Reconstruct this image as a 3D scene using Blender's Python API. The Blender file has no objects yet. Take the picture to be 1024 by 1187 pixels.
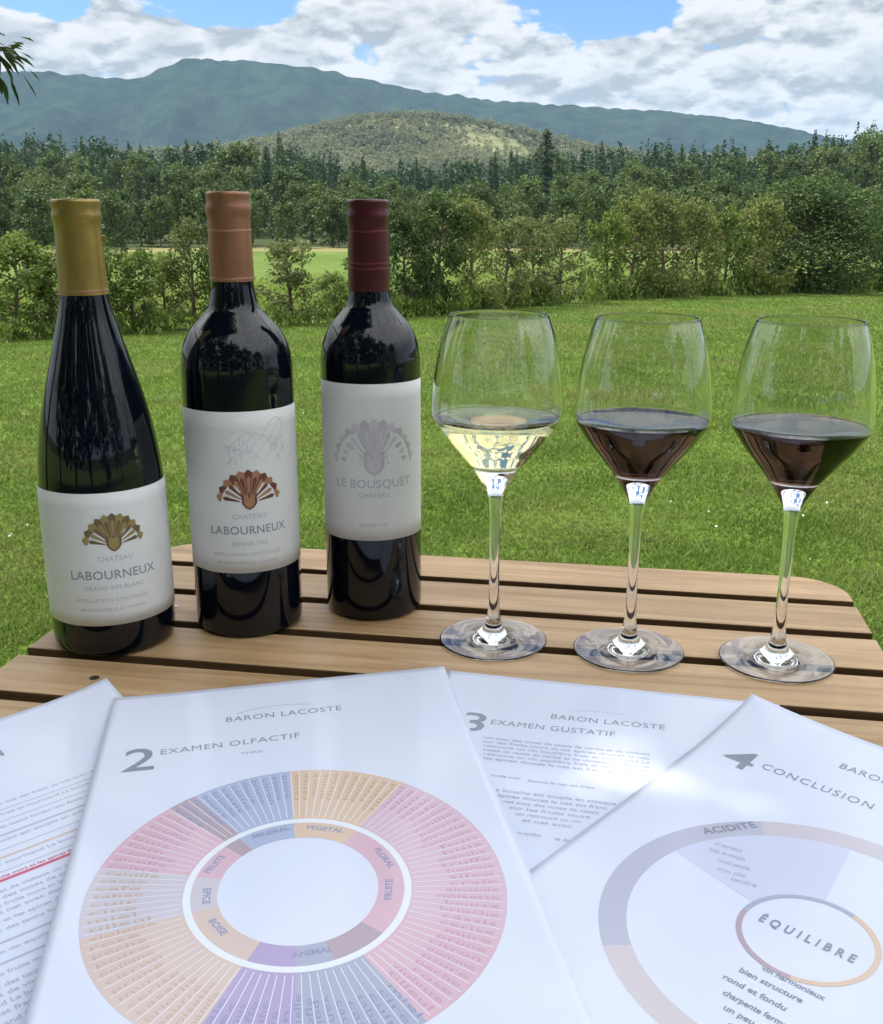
import bpy, math, random
import numpy as np
from mathutils import Vector, Matrix, noise

R = math.radians
sc = bpy.context.scene
col = sc.collection
random.seed(7)
rng = np.random.default_rng(11)

# ------------------------------------------------------------------ camera
EYE = 1.0353
TT = 0.74                       # height of the table top
cam_d = bpy.data.cameras.new('camera')
cam = bpy.data.objects.new('camera', cam_d)
col.objects.link(cam)
cam.location = (0, 0, EYE)
cam.rotation_euler = (R(90 - 16.556), 0, 0)
cam.rotation_mode = 'XYZ'
cam.rotation_euler.rotate_axis('Z', R(0.15))
cam_d.sensor_fit = 'VERTICAL'
cam_d.sensor_height = 24.0
cam_d.lens = 1185.9 / 1187.0 * 24.0
cam_d.clip_start = 0.02
cam_d.clip_end = 20000
cam_d.dof.use_dof = False
sc.camera = cam

# ------------------------------------------------------------------ light
SUN_EL, SUN_AZ = R(54), R(-68)          # azimuth from +Y, negative is to the left
sun_dir = Vector((math.sin(SUN_AZ) * math.cos(SUN_EL), math.cos(SUN_AZ) * math.cos(SUN_EL), math.sin(SUN_EL)))
ld = bpy.data.lights.new('sun', 'SUN')
ld.energy = 4.0
ld.angle = R(0.53)
ld.color = (1.0, 0.95, 0.86)
sun = bpy.data.objects.new('sun', ld)
sun.rotation_euler = sun_dir.to_track_quat('Z', 'Y').to_euler()
sun.location = (0, 0, 20)
col.objects.link(sun)

sc.view_settings.view_transform = 'Standard'
sc.view_settings.look = 'None'
sc.view_settings.exposure = 0.86
sc.view_settings.gamma = 1.0
sc.render.engine = 'CYCLES'
cy = sc.cycles
cy.use_denoising = True
cy.max_bounces = 14
cy.transmission_bounces = 14
cy.transparent_max_bounces = 12
cy.diffuse_bounces = 3
cy.glossy_bounces = 5
cy.volume_bounces = 0
cy.sample_clamp_indirect = 6.0
cy.caustics_reflective = False


# ------------------------------------------------------------------ node helper
class NT:
    def __init__(s, tree):
        s.t = tree
        tree.nodes.clear()

    def n(s, typ, ins=None, **kw):
        nd = s.t.nodes.new(typ)
        for k, v in kw.items():
            setattr(nd, k, v)
        for k, v in (ins or {}).items():
            sock = nd.inputs[k]
            if isinstance(v, bpy.types.NodeSocket):
                s.t.links.new(v, sock)
            elif isinstance(v, bpy.types.Node):
                s.t.links.new(v.outputs[0], sock)
            else:
                sock.default_value = v
        return nd

    def m(s, op, a, b=0.0, c=0.0, clamp=False):
        nd = s.t.nodes.new('ShaderNodeMath')
        nd.operation = op
        nd.use_clamp = clamp
        for i, v in enumerate((a, b, c)):
            if isinstance(v, (bpy.types.NodeSocket,)):
                s.t.links.new(v, nd.inputs[i])
            elif isinstance(v, bpy.types.Node):
                s.t.links.new(v.outputs[0], nd.inputs[i])
            else:
                nd.inputs[i].default_value = v
        return nd.outputs[0]

    def vm(s, op, a, b=(0, 0, 0), scale=None):
        nd = s.t.nodes.new('ShaderNodeVectorMath')
        nd.operation = op
        for i, v in enumerate((a, b)):
            if isinstance(v, bpy.types.NodeSocket):
                s.t.links.new(v, nd.inputs[i])
            else:
                nd.inputs[i].default_value = v
        if scale is not None:
            if isinstance(scale, bpy.types.NodeSocket):
                s.t.links.new(scale, nd.inputs['Scale'])
            else:
                nd.inputs['Scale'].default_value = scale
        return nd.outputs[0]

    def noise(s, vec, scale, detail=4, rough=0.55, dist=0.0):
        nd = s.t.nodes.new('ShaderNodeTexNoise')
        if vec is not None:
            s.t.links.new(vec, nd.inputs['Vector'])
        nd.inputs['Scale'].default_value = scale
        nd.inputs['Detail'].default_value = detail
        nd.inputs['Roughness'].default_value = rough
        nd.inputs['Distortion'].default_value = dist
        return nd.outputs['Fac']

    def ramp(s, fac, stops, interp='LINEAR'):
        nd = s.t.nodes.new('ShaderNodeValToRGB')
        nd.color_ramp.interpolation = interp
        els = nd.color_ramp.elements
        while len(els) < len(stops):
            els.new(0.5)
        for e, (p, c) in zip(els, stops):
            e.position = p
            e.color = (*c, 1) if len(c) == 3 else c
        s.t.links.new(fac, nd.inputs['Fac'])
        return nd.outputs['Color']

    def mix(s, fac, a, b, mode='MIX'):
        nd = s.t.nodes.new('ShaderNodeMix')
        nd.data_type = 'RGBA'
        nd.blend_type = mode
        for i, v in ((0, fac), (6, a), (7, b)):
            if isinstance(v, bpy.types.NodeSocket):
                s.t.links.new(v, nd.inputs[i])
            else:
                nd.inputs[i].default_value = (*v, 1) if isinstance(v, tuple) and len(v) == 3 else v
        return nd.outputs[2]


# ------------------------------------------------------------------ sky with drifting cumulus
world = bpy.data.worlds.new('World')
sc.world = world
world.use_nodes = True
W = NT(world.node_tree)
sky = W.n('ShaderNodeTexSky', sky_type='NISHITA', sun_disc=False, sun_elevation=SUN_EL,
          sun_rotation=SUN_AZ, altitude=300, air_density=1.0, dust_density=0.6, ozone_density=1.6)
bg_sky = W.n('ShaderNodeBackground', {'Color': W.mix(1.0, sky.outputs[0], (0.62, 0.86, 1.18), 'MULTIPLY'), 'Strength': 0.078})
tc = W.n('ShaderNodeTexCoord')
sep = W.n('ShaderNodeSeparateXYZ', {0: tc.outputs['Generated']})
zc = W.m('ADD', W.m('MAXIMUM', sep.outputs[2], 0.0), 0.34)
plane = W.n('ShaderNodeCombineXYZ', {0: W.m('DIVIDE', sep.outputs[0], zc), 1: W.m('DIVIDE', sep.outputs[1], zc), 2: 0.37}).outputs[0]
SC = 5.2


def puffs(vec):
    """billowing cumulus: fractal noise plus rounded cells"""
    a = W.n('ShaderNodeTexNoise', {'Vector': vec, 'Scale': SC, 'Detail': 9.0, 'Roughness': 0.68}, noise_dimensions='2D').outputs[0]
    wob = W.vm('ADD', vec, W.vm('SCALE', W.n('ShaderNodeTexNoise', {'Vector': vec, 'Scale': SC * 3, 'Detail': 3.0}, noise_dimensions='2D').outputs['Color'], scale=0.07))
    v = W.n('ShaderNodeTexVoronoi', {'Vector': wob, 'Scale': SC * 1.5}, feature='F1', voronoi_dimensions='2D')
    v2 = W.n('ShaderNodeTexVoronoi', {'Vector': wob, 'Scale': SC * 4.2}, feature='F1', voronoi_dimensions='2D')
    b = W.m('ADD', W.m('MULTIPLY', v.outputs['Distance'], -0.42), W.m('MULTIPLY', v2.outputs['Distance'], -0.16))
    return W.m('ADD', W.m('MULTIPLY', a, 0.62), W.m('ADD', b, 0.44))


n1 = puffs(plane)
up = W.vm('SCALE', plane, scale=0.978)
n2 = puffs(up)
big = W.noise(plane, 1.9, 2, 0.5)
dens = W.m('ADD', W.m('MULTIPLY', n1, 0.8), W.m('MULTIPLY', big, 0.35))
# gaps where the blue shows through
gapsum = None
for x0, z0, rx, rz, k in ((-0.19, 0.178, 0.070, 0.024, .50), (0.150, 0.163, 0.050, 0.018, .42), (-0.335, 0.168, 0.04, 0.016, .36), (0.09, 0.165, 0.03, 0.02, .25), (0.24, 0.185, 0.06, 0.02, .2),
                          (0.0, 0.55, 0.5, 0.20, .22)):
    dx = W.m('DIVIDE', W.m('SUBTRACT', sep.outputs[0], x0), rx)
    dz = W.m('DIVIDE', W.m('SUBTRACT', sep.outputs[2], z0), rz)
    d = W.m('ADD', W.m('MULTIPLY', dx, dx), W.m('MULTIPLY', dz, dz))
    g = W.m('MULTIPLY', W.m('SUBTRACT', 1.35, W.m('MULTIPLY', d, 0.7), clamp=True), k)
    gapsum = g if gapsum is None else W.m('MAXIMUM', gapsum, g)
dens = W.m('SUBTRACT', dens, W.m('MULTIPLY', gapsum, W.m('GREATER_THAN', sep.outputs[1], 0.0)))
cover = W.ramp(dens, [(0.33, (0, 0, 0)), (0.44, (1, 1, 1))], 'EASE')
lit = W.m('ADD', W.m('MULTIPLY', W.m('SUBTRACT', n1, n2), 3.4), 0.62, clamp=True)
core = W.ramp(dens, [(0.46, (1, 1, 1)), (0.78, (0.35, 0.35, 0.35))])
litc = W.m('MULTIPLY', lit, core, clamp=True)
ccol = W.ramp(litc, [(0.05, (0.50, 0.53, 0.55)), (0.42, (0.78, 0.80, 0.80)), (0.68, (1.0, 1.0, 0.98))])
# clouds overhead, out of view, are made brighter to lift the light on the table
hi = W.n('ShaderNodeMapRange', {'Value': sep.outputs[2], 1: 0.17, 2: 0.55, 3: 0.53, 4: 1.45}, interpolation_type='SMOOTHSTEP')
bg_cl = W.n('ShaderNodeBackground', {'Color': ccol, 'Strength': hi.outputs[0]})
mx = W.n('ShaderNodeMixShader', {0: cover, 1: bg_sky.outputs[0], 2: bg_cl.outputs[0]})
W.n('ShaderNodeOutputWorld', {0: mx.outputs[0]})


# ------------------------------------------------------------------ materials
def mat(name, base=(0.5, 0.5, 0.5), rough=0.5, metal=0.0, spec=0.5, build=None, **kw):
    m = bpy.data.materials.new(name)
    m.use_nodes = True
    T = NT(m.node_tree)
    b = T.n('ShaderNodeBsdfPrincipled', {'Base Color': (*base, 1), 'Roughness': rough, 'Metallic': metal, 'Specular IOR Level': spec})
    for k, v in kw.items():
        b.inputs[k.replace('_', ' ')].default_value = v
    out = T.n('ShaderNodeOutputMaterial', {0: b.outputs[0]})
    if build:
        build(T, b, out)
    return m


def grain(c0, c1, c2):
    def f(T, b, out):
        tc = T.n('ShaderNodeTexCoord').outputs['Object']
        oi = T.n('ShaderNodeObjectInfo').outputs['Random']
        off = T.n('ShaderNodeCombineXYZ', {0: T.m('MULTIPLY', oi, 7.0), 1: T.m('MULTIPLY', oi, 3.0), 2: oi}).outputs[0]
        v = T.vm('ADD', T.vm('MULTIPLY', tc, (2.2, 42, 42)), off)
        n = T.noise(v, 1.6, 6, 0.6, 0.8)
        v2 = T.vm('ADD', T.vm('MULTIPLY', tc, (9, 260, 200)), off)
        f2 = T.noise(v2, 1.0, 3, 0.6)
        patch = T.noise(T.vm('ADD', tc, off), 11.0, 6, 0.7)
        c = T.ramp(n, [(0.30, c0), (0.52, c1), (0.72, c2)])
        c = T.mix(T.m('MULTIPLY', f2, 0.55), c, (c0[0] * .7, c0[1] * .7, c0[2] * .7))
        tone = T.m('ADD', T.m('MULTIPLY', oi, 0.22), T.m('ADD', T.m('MULTIPLY', patch, 0.70), 0.54))
        cc = T.n('ShaderNodeCombineColor', {0: tone, 1: tone, 2: tone}).outputs[0]
        c = T.mix(1.0, c, cc, 'MULTIPLY')
        T.t.links.new(c, b.inputs['Base Color'])
        bp = T.n('ShaderNodeBump', {'Strength': 0.35, 'Distance': 0.0012, 'Height': f2})
        T.t.links.new(bp.outputs[0], b.inputs['Normal'])
    return f


M = {}
M['slat'] = mat('slat_wood', rough=0.5, spec=0.45, build=grain((0.40, 0.245, 0.12), (0.62, 0.41, 0.22), (0.78, 0.55, 0.33)))
M['slat_gap_shade'] = mat('slat_side_gap_shade', rough=0.6, spec=0.3, build=grain((0.09, 0.05, 0.025), (0.15, 0.085, 0.04), (0.22, 0.13, 0.065)))  # shade of the gaps painted as darker wood on the slat sides
M['frame_wood'] = mat('frame_wood', rough=0.6, spec=0.3, build=grain((0.07, 0.035, 0.015), (0.13, 0.07, 0.03), (0.2, 0.11, 0.05)))
M['steel'] = mat('screw_steel', (0.4, 0.38, 0.35), 0.35, 1.0)


def paper_nodes(T, b, out):
    tc = T.n('ShaderNodeTexCoord').outputs['Object']
    n = T.noise(tc, 9.0, 3, 0.5)
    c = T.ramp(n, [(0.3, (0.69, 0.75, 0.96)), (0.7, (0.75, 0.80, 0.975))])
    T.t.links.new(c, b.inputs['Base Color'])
    bp = T.n('ShaderNodeBump', {'Strength': 0.25, 'Distance': 0.003, 'Height': T.noise(tc, 14.0, 2, 0.5)})
    T.t.links.new(bp.outputs[0], b.inputs['Coat Normal'])


M['paper'] = mat('sleeved_paper', rough=0.55, spec=0.3, build=paper_nodes, Coat_Weight=0.5, Coat_Roughness=0.12, Coat_IOR=1.4)


def ink(name, c, spec=0.3):
    return mat(name, c, 0.55, spec=spec, Coat_Weight=0.5, Coat_Roughness=0.14)


M['ink'] = ink('dark_ink', (0.27, 0.29, 0.39))
M['ink_grey'] = ink('grey_ink', (0.47, 0.51, 0.66))
M['ink_pale'] = ink('pale_grey_ink', (0.50, 0.54, 0.70))
M['ink_red'] = ink('red_ink', (0.62, 0.10, 0.20))
M['p_orange'] = ink('print_orange', (0.70, 0.54, 0.44))
M['p_pink'] = ink('print_pink', (0.68, 0.50, 0.64))
M['p_pink2'] = ink('print_rose', (0.68, 0.47, 0.59))
M['p_greyblue'] = ink('print_grey_blue', (0.41, 0.44, 0.61))
M['p_purple'] = ink('print_purple', (0.44, 0.37, 0.64))
M['p_peach'] = ink('print_peach', (0.66, 0.54, 0.52))
M['p_palegrey'] = ink('print_pale_grey', (0.60, 0.57, 0.68))
M['p_brown'] = ink('print_grey_brown', (0.45, 0.37, 0.46))
M['p_blue'] = ink('print_blue', (0.42, 0.49, 0.72))
M['p_lav'] = ink('print_lavender', (0.50, 0.52, 0.68))
M['p_beige'] = ink('print_beige', (0.64, 0.59, 0.66))
M['p_reflection'] = ink('pale_lavender_reflection', (0.62, 0.67, 0.90))
M['p_white'] = ink('print_white', (0.80, 0.85, 0.97))
M['d_orange'] = ink('print_orange_words', (0.58, 0.39, 0.27))
M['d_pink'] = ink('print_pink_words', (0.57, 0.34, 0.49))
M['d_blue'] = ink('print_blue_words', (0.29, 0.32, 0.52))
M['d_tan'] = ink('print_tan_words', (0.56, 0.42, 0.37))


def bottle_glass(T, b, out):
    tc = T.n('ShaderNodeTexCoord').outputs['Object']
    bp = T.n('ShaderNodeBump', {'Strength': 0.12, 'Distance': 0.002, 'Height': T.noise(tc, 22.0, 2, 0.5)})
    T.t.links.new(bp.outputs[0], b.inputs['Normal'])


M['bottle'] = mat('dark_bottle_glass', (0.0022, 0.0045, 0.010), 0.04, spec=0.5, build=bottle_glass)


def label_nodes(c):
    def f(T, b, out):
        tc = T.n('ShaderNodeTexCoord').outputs['Object']
        n = T.noise(tc, 55.0, 4, 0.6)
        T.t.links.new(T.ramp(n, [(0.3, tuple(x * 0.94 for x in c)), (0.7, c)]), b.inputs['Base Color'])
        bp = T.n('ShaderNodeBump', {'Strength': 0.3, 'Distance': 0.0004, 'Height': T.noise(tc, 600.0, 2, 0.5)})
        T.t.links.new(bp.outputs[0], b.inputs['Normal'])
    return f


M['label'] = mat('label_paper', rough=0.6, spec=0.25, build=label_nodes((0.80, 0.81, 0.83)))
M['lab_ink'] = mat('label_ink', (0.30, 0.30, 0.38), 0.6)
M['lab_pale'] = mat('label_pale_ink', (0.52, 0.52, 0.58), 0.6)
M['gold_a'] = mat('emblem_gold', (0.34, 0.26, 0.10), 0.4, 0.3)
M['gold_b'] = mat('emblem_dark_gold', (0.17, 0.12, 0.06), 0.4, 0.3)
M['red_a'] = mat('emblem_copper', (0.42, 0.22, 0.12), 0.4, 0.3)
M['red_b'] = mat('emblem_oxblood', (0.17, 0.05, 0.04), 0.4, 0.2)
M['gry_a'] = mat('emblem_silver', (0.64, 0.62, 0.67), 0.45, 0.1)
M['gry_b'] = mat('emblem_grey', (0.57, 0.54, 0.61), 0.45, 0.1)


def foil(c, sc_=1.0):
    def f(T, b, out):
        tc = T.n('ShaderNodeTexCoord').outputs['Object']
        n = T.noise(T.vm('MULTIPLY', tc, (1, 1, 0.35)), 120.0, 4, 0.6)
        T.t.links.new(T.ramp(n, [(0.3, tuple(x * 0.82 for x in c)), (0.7, tuple(min(1, x * 1.12) for x in c))]), b.inputs['Base Color'])
        bp = T.n('ShaderNodeBump', {'Strength': 0.35, 'Distance': 0.0006, 'Height': T.noise(tc, 160.0, 3, 0.5)})
        T.t.links.new(bp.outputs[0], b.inputs['Normal'])
    return f


M['foil_gold'] = mat('gold_foil', rough=0.36, metal=0.55, build=foil((0.33, 0.23, 0.065)))
M['foil_copper'] = mat('copper_foil', rough=0.40, metal=0.4, build=foil((0.32, 0.145, 0.085)))
M['foil_red'] = mat('burgundy_foil', rough=0.33, metal=0.25, build=foil((0.075, 0.008, 0.016)))
M['foil_line'] = mat('foil_emboss', (0.40, 0.22, 0.14), 0.4, 0.4)
M['foil_line_red'] = mat('foil_emboss_red', (0.14, 0.025, 0.025), 0.4, 0.4)

def wine_mat(name, c, absorb, dens):
    m = bpy.data.materials.new(name)
    m.use_nodes = True
    T = NT(m.node_tree)
    g = T.n('ShaderNodeBsdfPrincipled', {'Base Color': (*c, 1), 'Roughness': 0.0, 'IOR': 1.345, 'Transmission Weight': 1.0})
    out = T.n('ShaderNodeOutputMaterial', {0: g.outputs[0]})
    if dens:
        v = T.n('ShaderNodeVolumeAbsorption', {'Color': (*absorb, 1), 'Density': dens})
        T.t.links.new(v.outputs[0], out.inputs[1])
    return m


M['crystal'] = mat('crystal', (0.985, 0.99, 0.985), 0.0, Transmission_Weight=1.0, IOR=1.50)
M['red_wine'] = wine_mat('red_wine', (0.50, 0.15, 0.22), (0.28, 0.02, 0.08), 210)
M['white_wine'] = wine_mat('white_wine', (1.0, 0.985, 0.80), (0.90, 0.84, 0.35), 12)


# foliage
def leaf_mat(name, c_dark, c_light, sc_=1.0, trans=0.35, rough=0.6, dry=None, iw=0.30, ow=0.25, stops=(0.36, 0.82)):
    m = bpy.data.materials.new(name)
    m.use_nodes = True
    T = NT(m.node_tree)
    geo = T.n('ShaderNodeNewGeometry')
    oi = T.n('ShaderNodeObjectInfo').outputs['Random']
    tc = T.n('ShaderNodeTexCoord').outputs['Object']
    n = T.noise(tc, sc_, 4, 0.65)
    isl = geo.outputs['Random Per Island']
    f = T.m('ADD', T.m('MULTIPLY', n, 0.75), T.m('ADD', T.m('MULTIPLY', isl, iw), T.m('MULTIPLY', oi, ow)))
    c = T.ramp(f, [(stops[0], c_dark), (stops[1], c_light)])
    if dry:
        pn = T.noise(tc, 0.7, 4, 0.6)
        c = T.mix(T.n('ShaderNodeMapRange', {'Value': T.m('ADD', pn, T.m('MULTIPLY', isl, 0.18)), 1: 0.56, 2: 0.78, 3: 0.0, 4: 0.75}).outputs[0], c, dry)
    d = T.n('ShaderNodeBsdfPrincipled', {'Base Color': c, 'Roughness': rough, 'Specular IOR Level': 0.25})
    tr = T.n('ShaderNodeBsdfTranslucent', {'Color': c})
    mxs = T.n('ShaderNodeMixShader', {0: trans, 1: d.outputs[0], 2: tr.outputs[0]})
    T.n('ShaderNodeOutputMaterial', {0: mxs.outputs[0]})
    return m


M['leaf_green'] = leaf_mat('leaf_green', (0.035, 0.072, 0.014), (0.16, 0.225, 0.042), 2.2)
M['leaf_olive'] = leaf_mat('leaf_olive', (0.045, 0.068, 0.018), (0.185, 0.215, 0.058), 2.2)
M['leaf_rust'] = leaf_mat('leaf_rust', (0.040, 0.062, 0.020), (0.155, 0.185, 0.058), 2.4)
M['leaf_dark'] = leaf_mat('leaf_dark', (0.020, 0.048, 0.014), (0.088, 0.135, 0.030), 1.0)
M['leaf_far'] = leaf_mat('leaf_far', (0.026, 0.056, 0.018), (0.115, 0.165, 0.045), 0.35, 0.3)
M['leaf_fir'] = leaf_mat('leaf_fir', (0.020, 0.048, 0.022), (0.068, 0.115, 0.044), 0.5, 0.2)
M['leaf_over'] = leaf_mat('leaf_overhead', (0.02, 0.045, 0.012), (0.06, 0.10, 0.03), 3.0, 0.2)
M['grass'] = leaf_mat('grass_blades', (0.068, 0.130, 0.017), (0.160, 0.240, 0.046), 1.3, 0.45, dry=(0.22, 0.22, 0.08), iw=.2)
M['clover'] = mat('clover_white', (0.7, 0.72, 0.66), 0.7)


def bark_nodes(T, b, out):
    tc = T.n('ShaderNodeTexCoord').outputs['Object']
    n = T.noise(T.vm('MULTIPLY', tc, (1, 1, 0.25)), 14.0, 5, 0.6)
    T.t.links.new(T.ramp(n, [(0.3, (0.05, 0.035, 0.022)), (0.7, (0.17, 0.125, 0.085))]), b.inputs['Base Color'])


M['bark'] = mat('bark', rough=0.85, build=bark_nodes)


def lawn_nodes(T, b, out):
    pos = T.n('ShaderNodeNewGeometry').outputs['Position']
    n = T.noise(pos, 0.55, 5, 0.6)
    n2 = T.noise(pos, 9.0, 5, 0.75)
    n3 = T.noise(pos, 60.0, 3, 0.7)
    c = T.ramp(n, [(0.30, (0.070, 0.130, 0.014)), (0.50, (0.100, 0.165, 0.022)), (0.72, (0.135, 0.190, 0.036))])
    c2 = T.ramp(n2, [(0.30, (0.045, 0.085, 0.010)), (0.55, (0.14, 0.21, 0.03)), (0.75, (0.22, 0.26, 0.07))])
    c = T.mix(0.45, c, c2)
    c = T.mix(T.m('MULTIPLY', n3, 0.35), c, (0.05, 0.085, 0.012))
    T.t.links.new(c, b.inputs['Base Color'])
    bp = T.n('ShaderNodeBump', {'Strength': 0.9, 'Distance': 0.03, 'Height': n3})
    T.t.links.new(bp.outputs[0], b.inputs['Normal'])


M['lawn'] = mat('lawn_turf', rough=0.9, spec=0.1, build=lawn_nodes)


def field_nodes(T, b, out):
    pos = T.n('ShaderNodeNewGeometry').outputs['Position']
    n = T.noise(T.vm('MULTIPLY', pos, (1, 0.6, 1)), 0.16, 6, 0.65)
    n2 = T.noise(pos, 2.4, 5, 0.7)
    c = T.ramp(n, [(0.30, (0.05, 0.09, 0.018)), (0.55, (0.09, 0.14, 0.033)), (0.75, (0.14, 0.17, 0.055))])
    c = T.mix(0.45, c, T.ramp(n2, [(0.3, (0.05, 0.09, 0.02)), (0.7, (0.17, 0.22, 0.055))]))
    # mown straw-coloured strip along the far side of the field
    ln = T.n('ShaderNodeVectorMath', {0: pos}, operation='LENGTH').outputs['Value']
    s = T.m('MULTIPLY', T.m('GREATER_THAN', T.m('ADD', ln, T.m('MULTIPLY', n, 9.0)), 91.5), 0.7)
    c = T.mix(s, c, T.mix(n2, (0.17, 0.15, 0.075), (0.27, 0.22, 0.12)))
    T.t.links.new(c, b.inputs['Base Color'])
    bp = T.n('ShaderNodeBump', {'Strength': 0.8, 'Distance': 0.15, 'Height': n2})
    T.t.links.new(bp.outputs[0], b.inputs['Normal'])


M['field'] = mat('meadow_field', rough=0.95, spec=0.05, build=field_nodes)
M['soil'] = mat('wood_floor', (0.045, 0.06, 0.025), 0.95, spec=0.05)


def hill_nodes(stops, s1, s2, patch=None):
    def f(T, b, out):
        pos = T.n('ShaderNodeNewGeometry').outputs['Position']
        n = T.noise(pos, s1, 7, 0.7)
        n2 = T.noise(pos, s2, 3, 0.7)
        c = T.ramp(n, stops)
        c = T.mix(0.55, c, T.ramp(n2, [(0.35, stops[0][1]), (0.68, stops[-1][1])]))
        T.t.links.new(c, b.inputs['Base Color'])
        bp = T.n('ShaderNodeBump', {'Strength': 1.0, 'Distance': 2.5 / (s2 * 14), 'Height': n2})
        T.t.links.new(bp.outputs[0], b.inputs['Normal'])
    return f


M['mid_hill'] = mat('wooded_hillside', rough=0.95, spec=0.0, build=hill_nodes(
    [(0.38, (0.09, 0.11, 0.05)), (0.50, (0.18, 0.19, 0.09)), (0.66, (0.27, 0.255, 0.15))], 0.011, 0.075))
M['mountain'] = mat('forested_mountain', rough=0.95, spec=0.0, build=hill_nodes(
    [(0.3, (0.005, 0.015, 0.011)), (0.55, (0.016, 0.033, 0.022)), (0.72, (0.040, 0.064, 0.034))], 0.003, 0.02))


# ------------------------------------------------------------------ object helpers
def tag(o, label=None, cat=None, group=None, kind=None):
    if label: o['label'] = label
    if cat: o['category'] = cat
    if group: o['group'] = group
    if kind: o['kind'] = kind
    return o


def empty(name, loc, rz=0.0):
    o = bpy.data.objects.new(name, None)
    col.objects.link(o)
    o.location = loc
    o.rotation_euler = (0, 0, rz)
    o.empty_display_size = 0.05
    return o


def link(name, me, parent=None):
    o = bpy.data.objects.new(name, me)
    col.objects.link(o)
    if parent is not None:
        o.parent = parent
    return o


def mesh(name, verts, faces, mats, smooth=True, midx=None):
    me = bpy.data.meshes.new(name)
    if isinstance(faces, np.ndarray):
        verts = np.asarray(verts, dtype=np.float32)
        k = faces.shape[1]
        me.vertices.add(len(verts))
        me.vertices.foreach_set('co', verts.ravel())
        me.loops.add(faces.size)
        me.loops.foreach_set('vertex_index', faces.astype(np.int32).ravel())
        me.polygons.add(len(faces))
        me.polygons.foreach_set('loop_start', np.arange(0, faces.size, k, dtype=np.int32))
        me.update(calc_edges=True)
    else:
        me.from_pydata([tuple(v) for v in verts], [], [tuple(f) for f in faces])
    for m in (mats if isinstance(mats, (list, tuple)) else [mats]):
        me.materials.append(m)
    if midx is not None:
        me.polygons.foreach_set('material_index', np.asarray(midx, dtype=np.int32))
    if smooth:
        me.polygons.foreach_set('use_smooth', np.ones(len(me.polygons), dtype=bool))
    me.update()
    return me


class MB:
    """collects shapes, then links them as one mesh"""
    def __init__(s):
        s.v, s.f, s.mi = [], [], []
        s.cur = 0

    def add(s, v, f):
        o = len(s.v)
        s.v += [tuple(x) for x in v]
        s.f += [tuple(i + o for i in q) for q in f]
        s.mi += [s.cur] * len(f)

    def box(s, x0, x1, y0, y1, z0, z1, b=0.0):
        if b <= 0:
            v = [(x, y, z) for z in (z0, z1) for y in (y0, y1) for x in (x0, x1)]
            s.add(v, [(0, 2, 3, 1), (4, 5, 7, 6), (0, 1, 5, 4), (1, 3, 7, 5), (3, 2, 6, 7), (2, 0, 4, 6)])
            return
        rings = [(z0, b), (z0 + b, 0), (z1 - b, 0), (z1, b)]
        v = []
        for z, i in rings:
            v += [(x0 + i, y0 + i, z), (x1 - i, y0 + i, z), (x1 - i, y1 - i, z), (x0 + i, y1 - i, z)]
        f = [(3, 2, 1, 0), (12, 13, 14, 15)]
        for r in range(3):
            for k in range(4):
                a = r * 4 + k
                c = r * 4 + (k + 1) % 4
                f.append((a, c, c + 4, a + 4))
        s.add(v, f)

    def tube(s, pts, rad, n=8, cap=True):
        pts = [Vector(p) for p in pts]
        v, f = [], []
        prev = None
        for i, p in enumerate(pts):
            t = (pts[min(i + 1, len(pts) - 1)] - pts[max(i - 1, 0)]).normalized()
            a = prev if prev is not None else (Vector((1, 0, 0)) if abs(t.x) < .9 else Vector((0, 1, 0)))
            a = (a - t * a.dot(t)).normalized()
            prev = a
            bb = t.cross(a)
            r = rad[i] if isinstance(rad, (list, tuple)) else rad
            for k in range(n):
                th = 2 * math.pi * k / n
                v.append(p + a * (r * math.cos(th)) + bb * (r * math.sin(th)))
        for i in range(len(pts) - 1):
            for k in range(n):
                a0 = i * n + k
                a1 = i * n + (k + 1) % n
                f.append((a0, a1, a1 + n, a0 + n))
        if cap:
            f.append(tuple(range(n - 1, -1, -1)))
            f.append(tuple((len(pts) - 1) * n + k for k in range(n)))
        s.add(v, f)

    def lathe(s, prof, n=96, closed=False):
        v, f = [], []
        idx = []
        for (r, z) in prof:
            if r < 1e-7:
                idx.append([len(v)] * n)
                v.append((0, 0, z))
            else:
                idx.append(list(range(len(v), len(v) + n)))
                v += [(r * math.cos(2 * math.pi * k / n), r * math.sin(2 * math.pi * k / n), z) for k in range(n)]
        m = len(prof)
        for i in range(m if closed else m - 1):
            a, b = idx[i], idx[(i + 1) % m]
            for k in range(n):
                q = [a[k], a[(k + 1) % n], b[(k + 1) % n], b[k]]
                q2 = []
                for x in q:
                    if x not in q2:
                        q2.append(x)
                if len(q2) >= 3:
                    f.append(tuple(q2))
        s.add(v, f)

    def build(s, name, mats, parent=None, smooth=True):
        me = mesh(name, s.v, s.f, mats, smooth, s.mi)
        return link(name, me, parent)


def autosmooth(o, ang=35):
    me = o.data
    import bmesh
    bm = bmesh.new()
    bm.from_mesh(me)
    for e in bm.edges:
        if len(e.link_faces) == 2 and e.calc_face_angle(0) > R(ang):
            e.smooth = False
    bm.to_mesh(me)
    bm.free()
    return o


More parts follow.
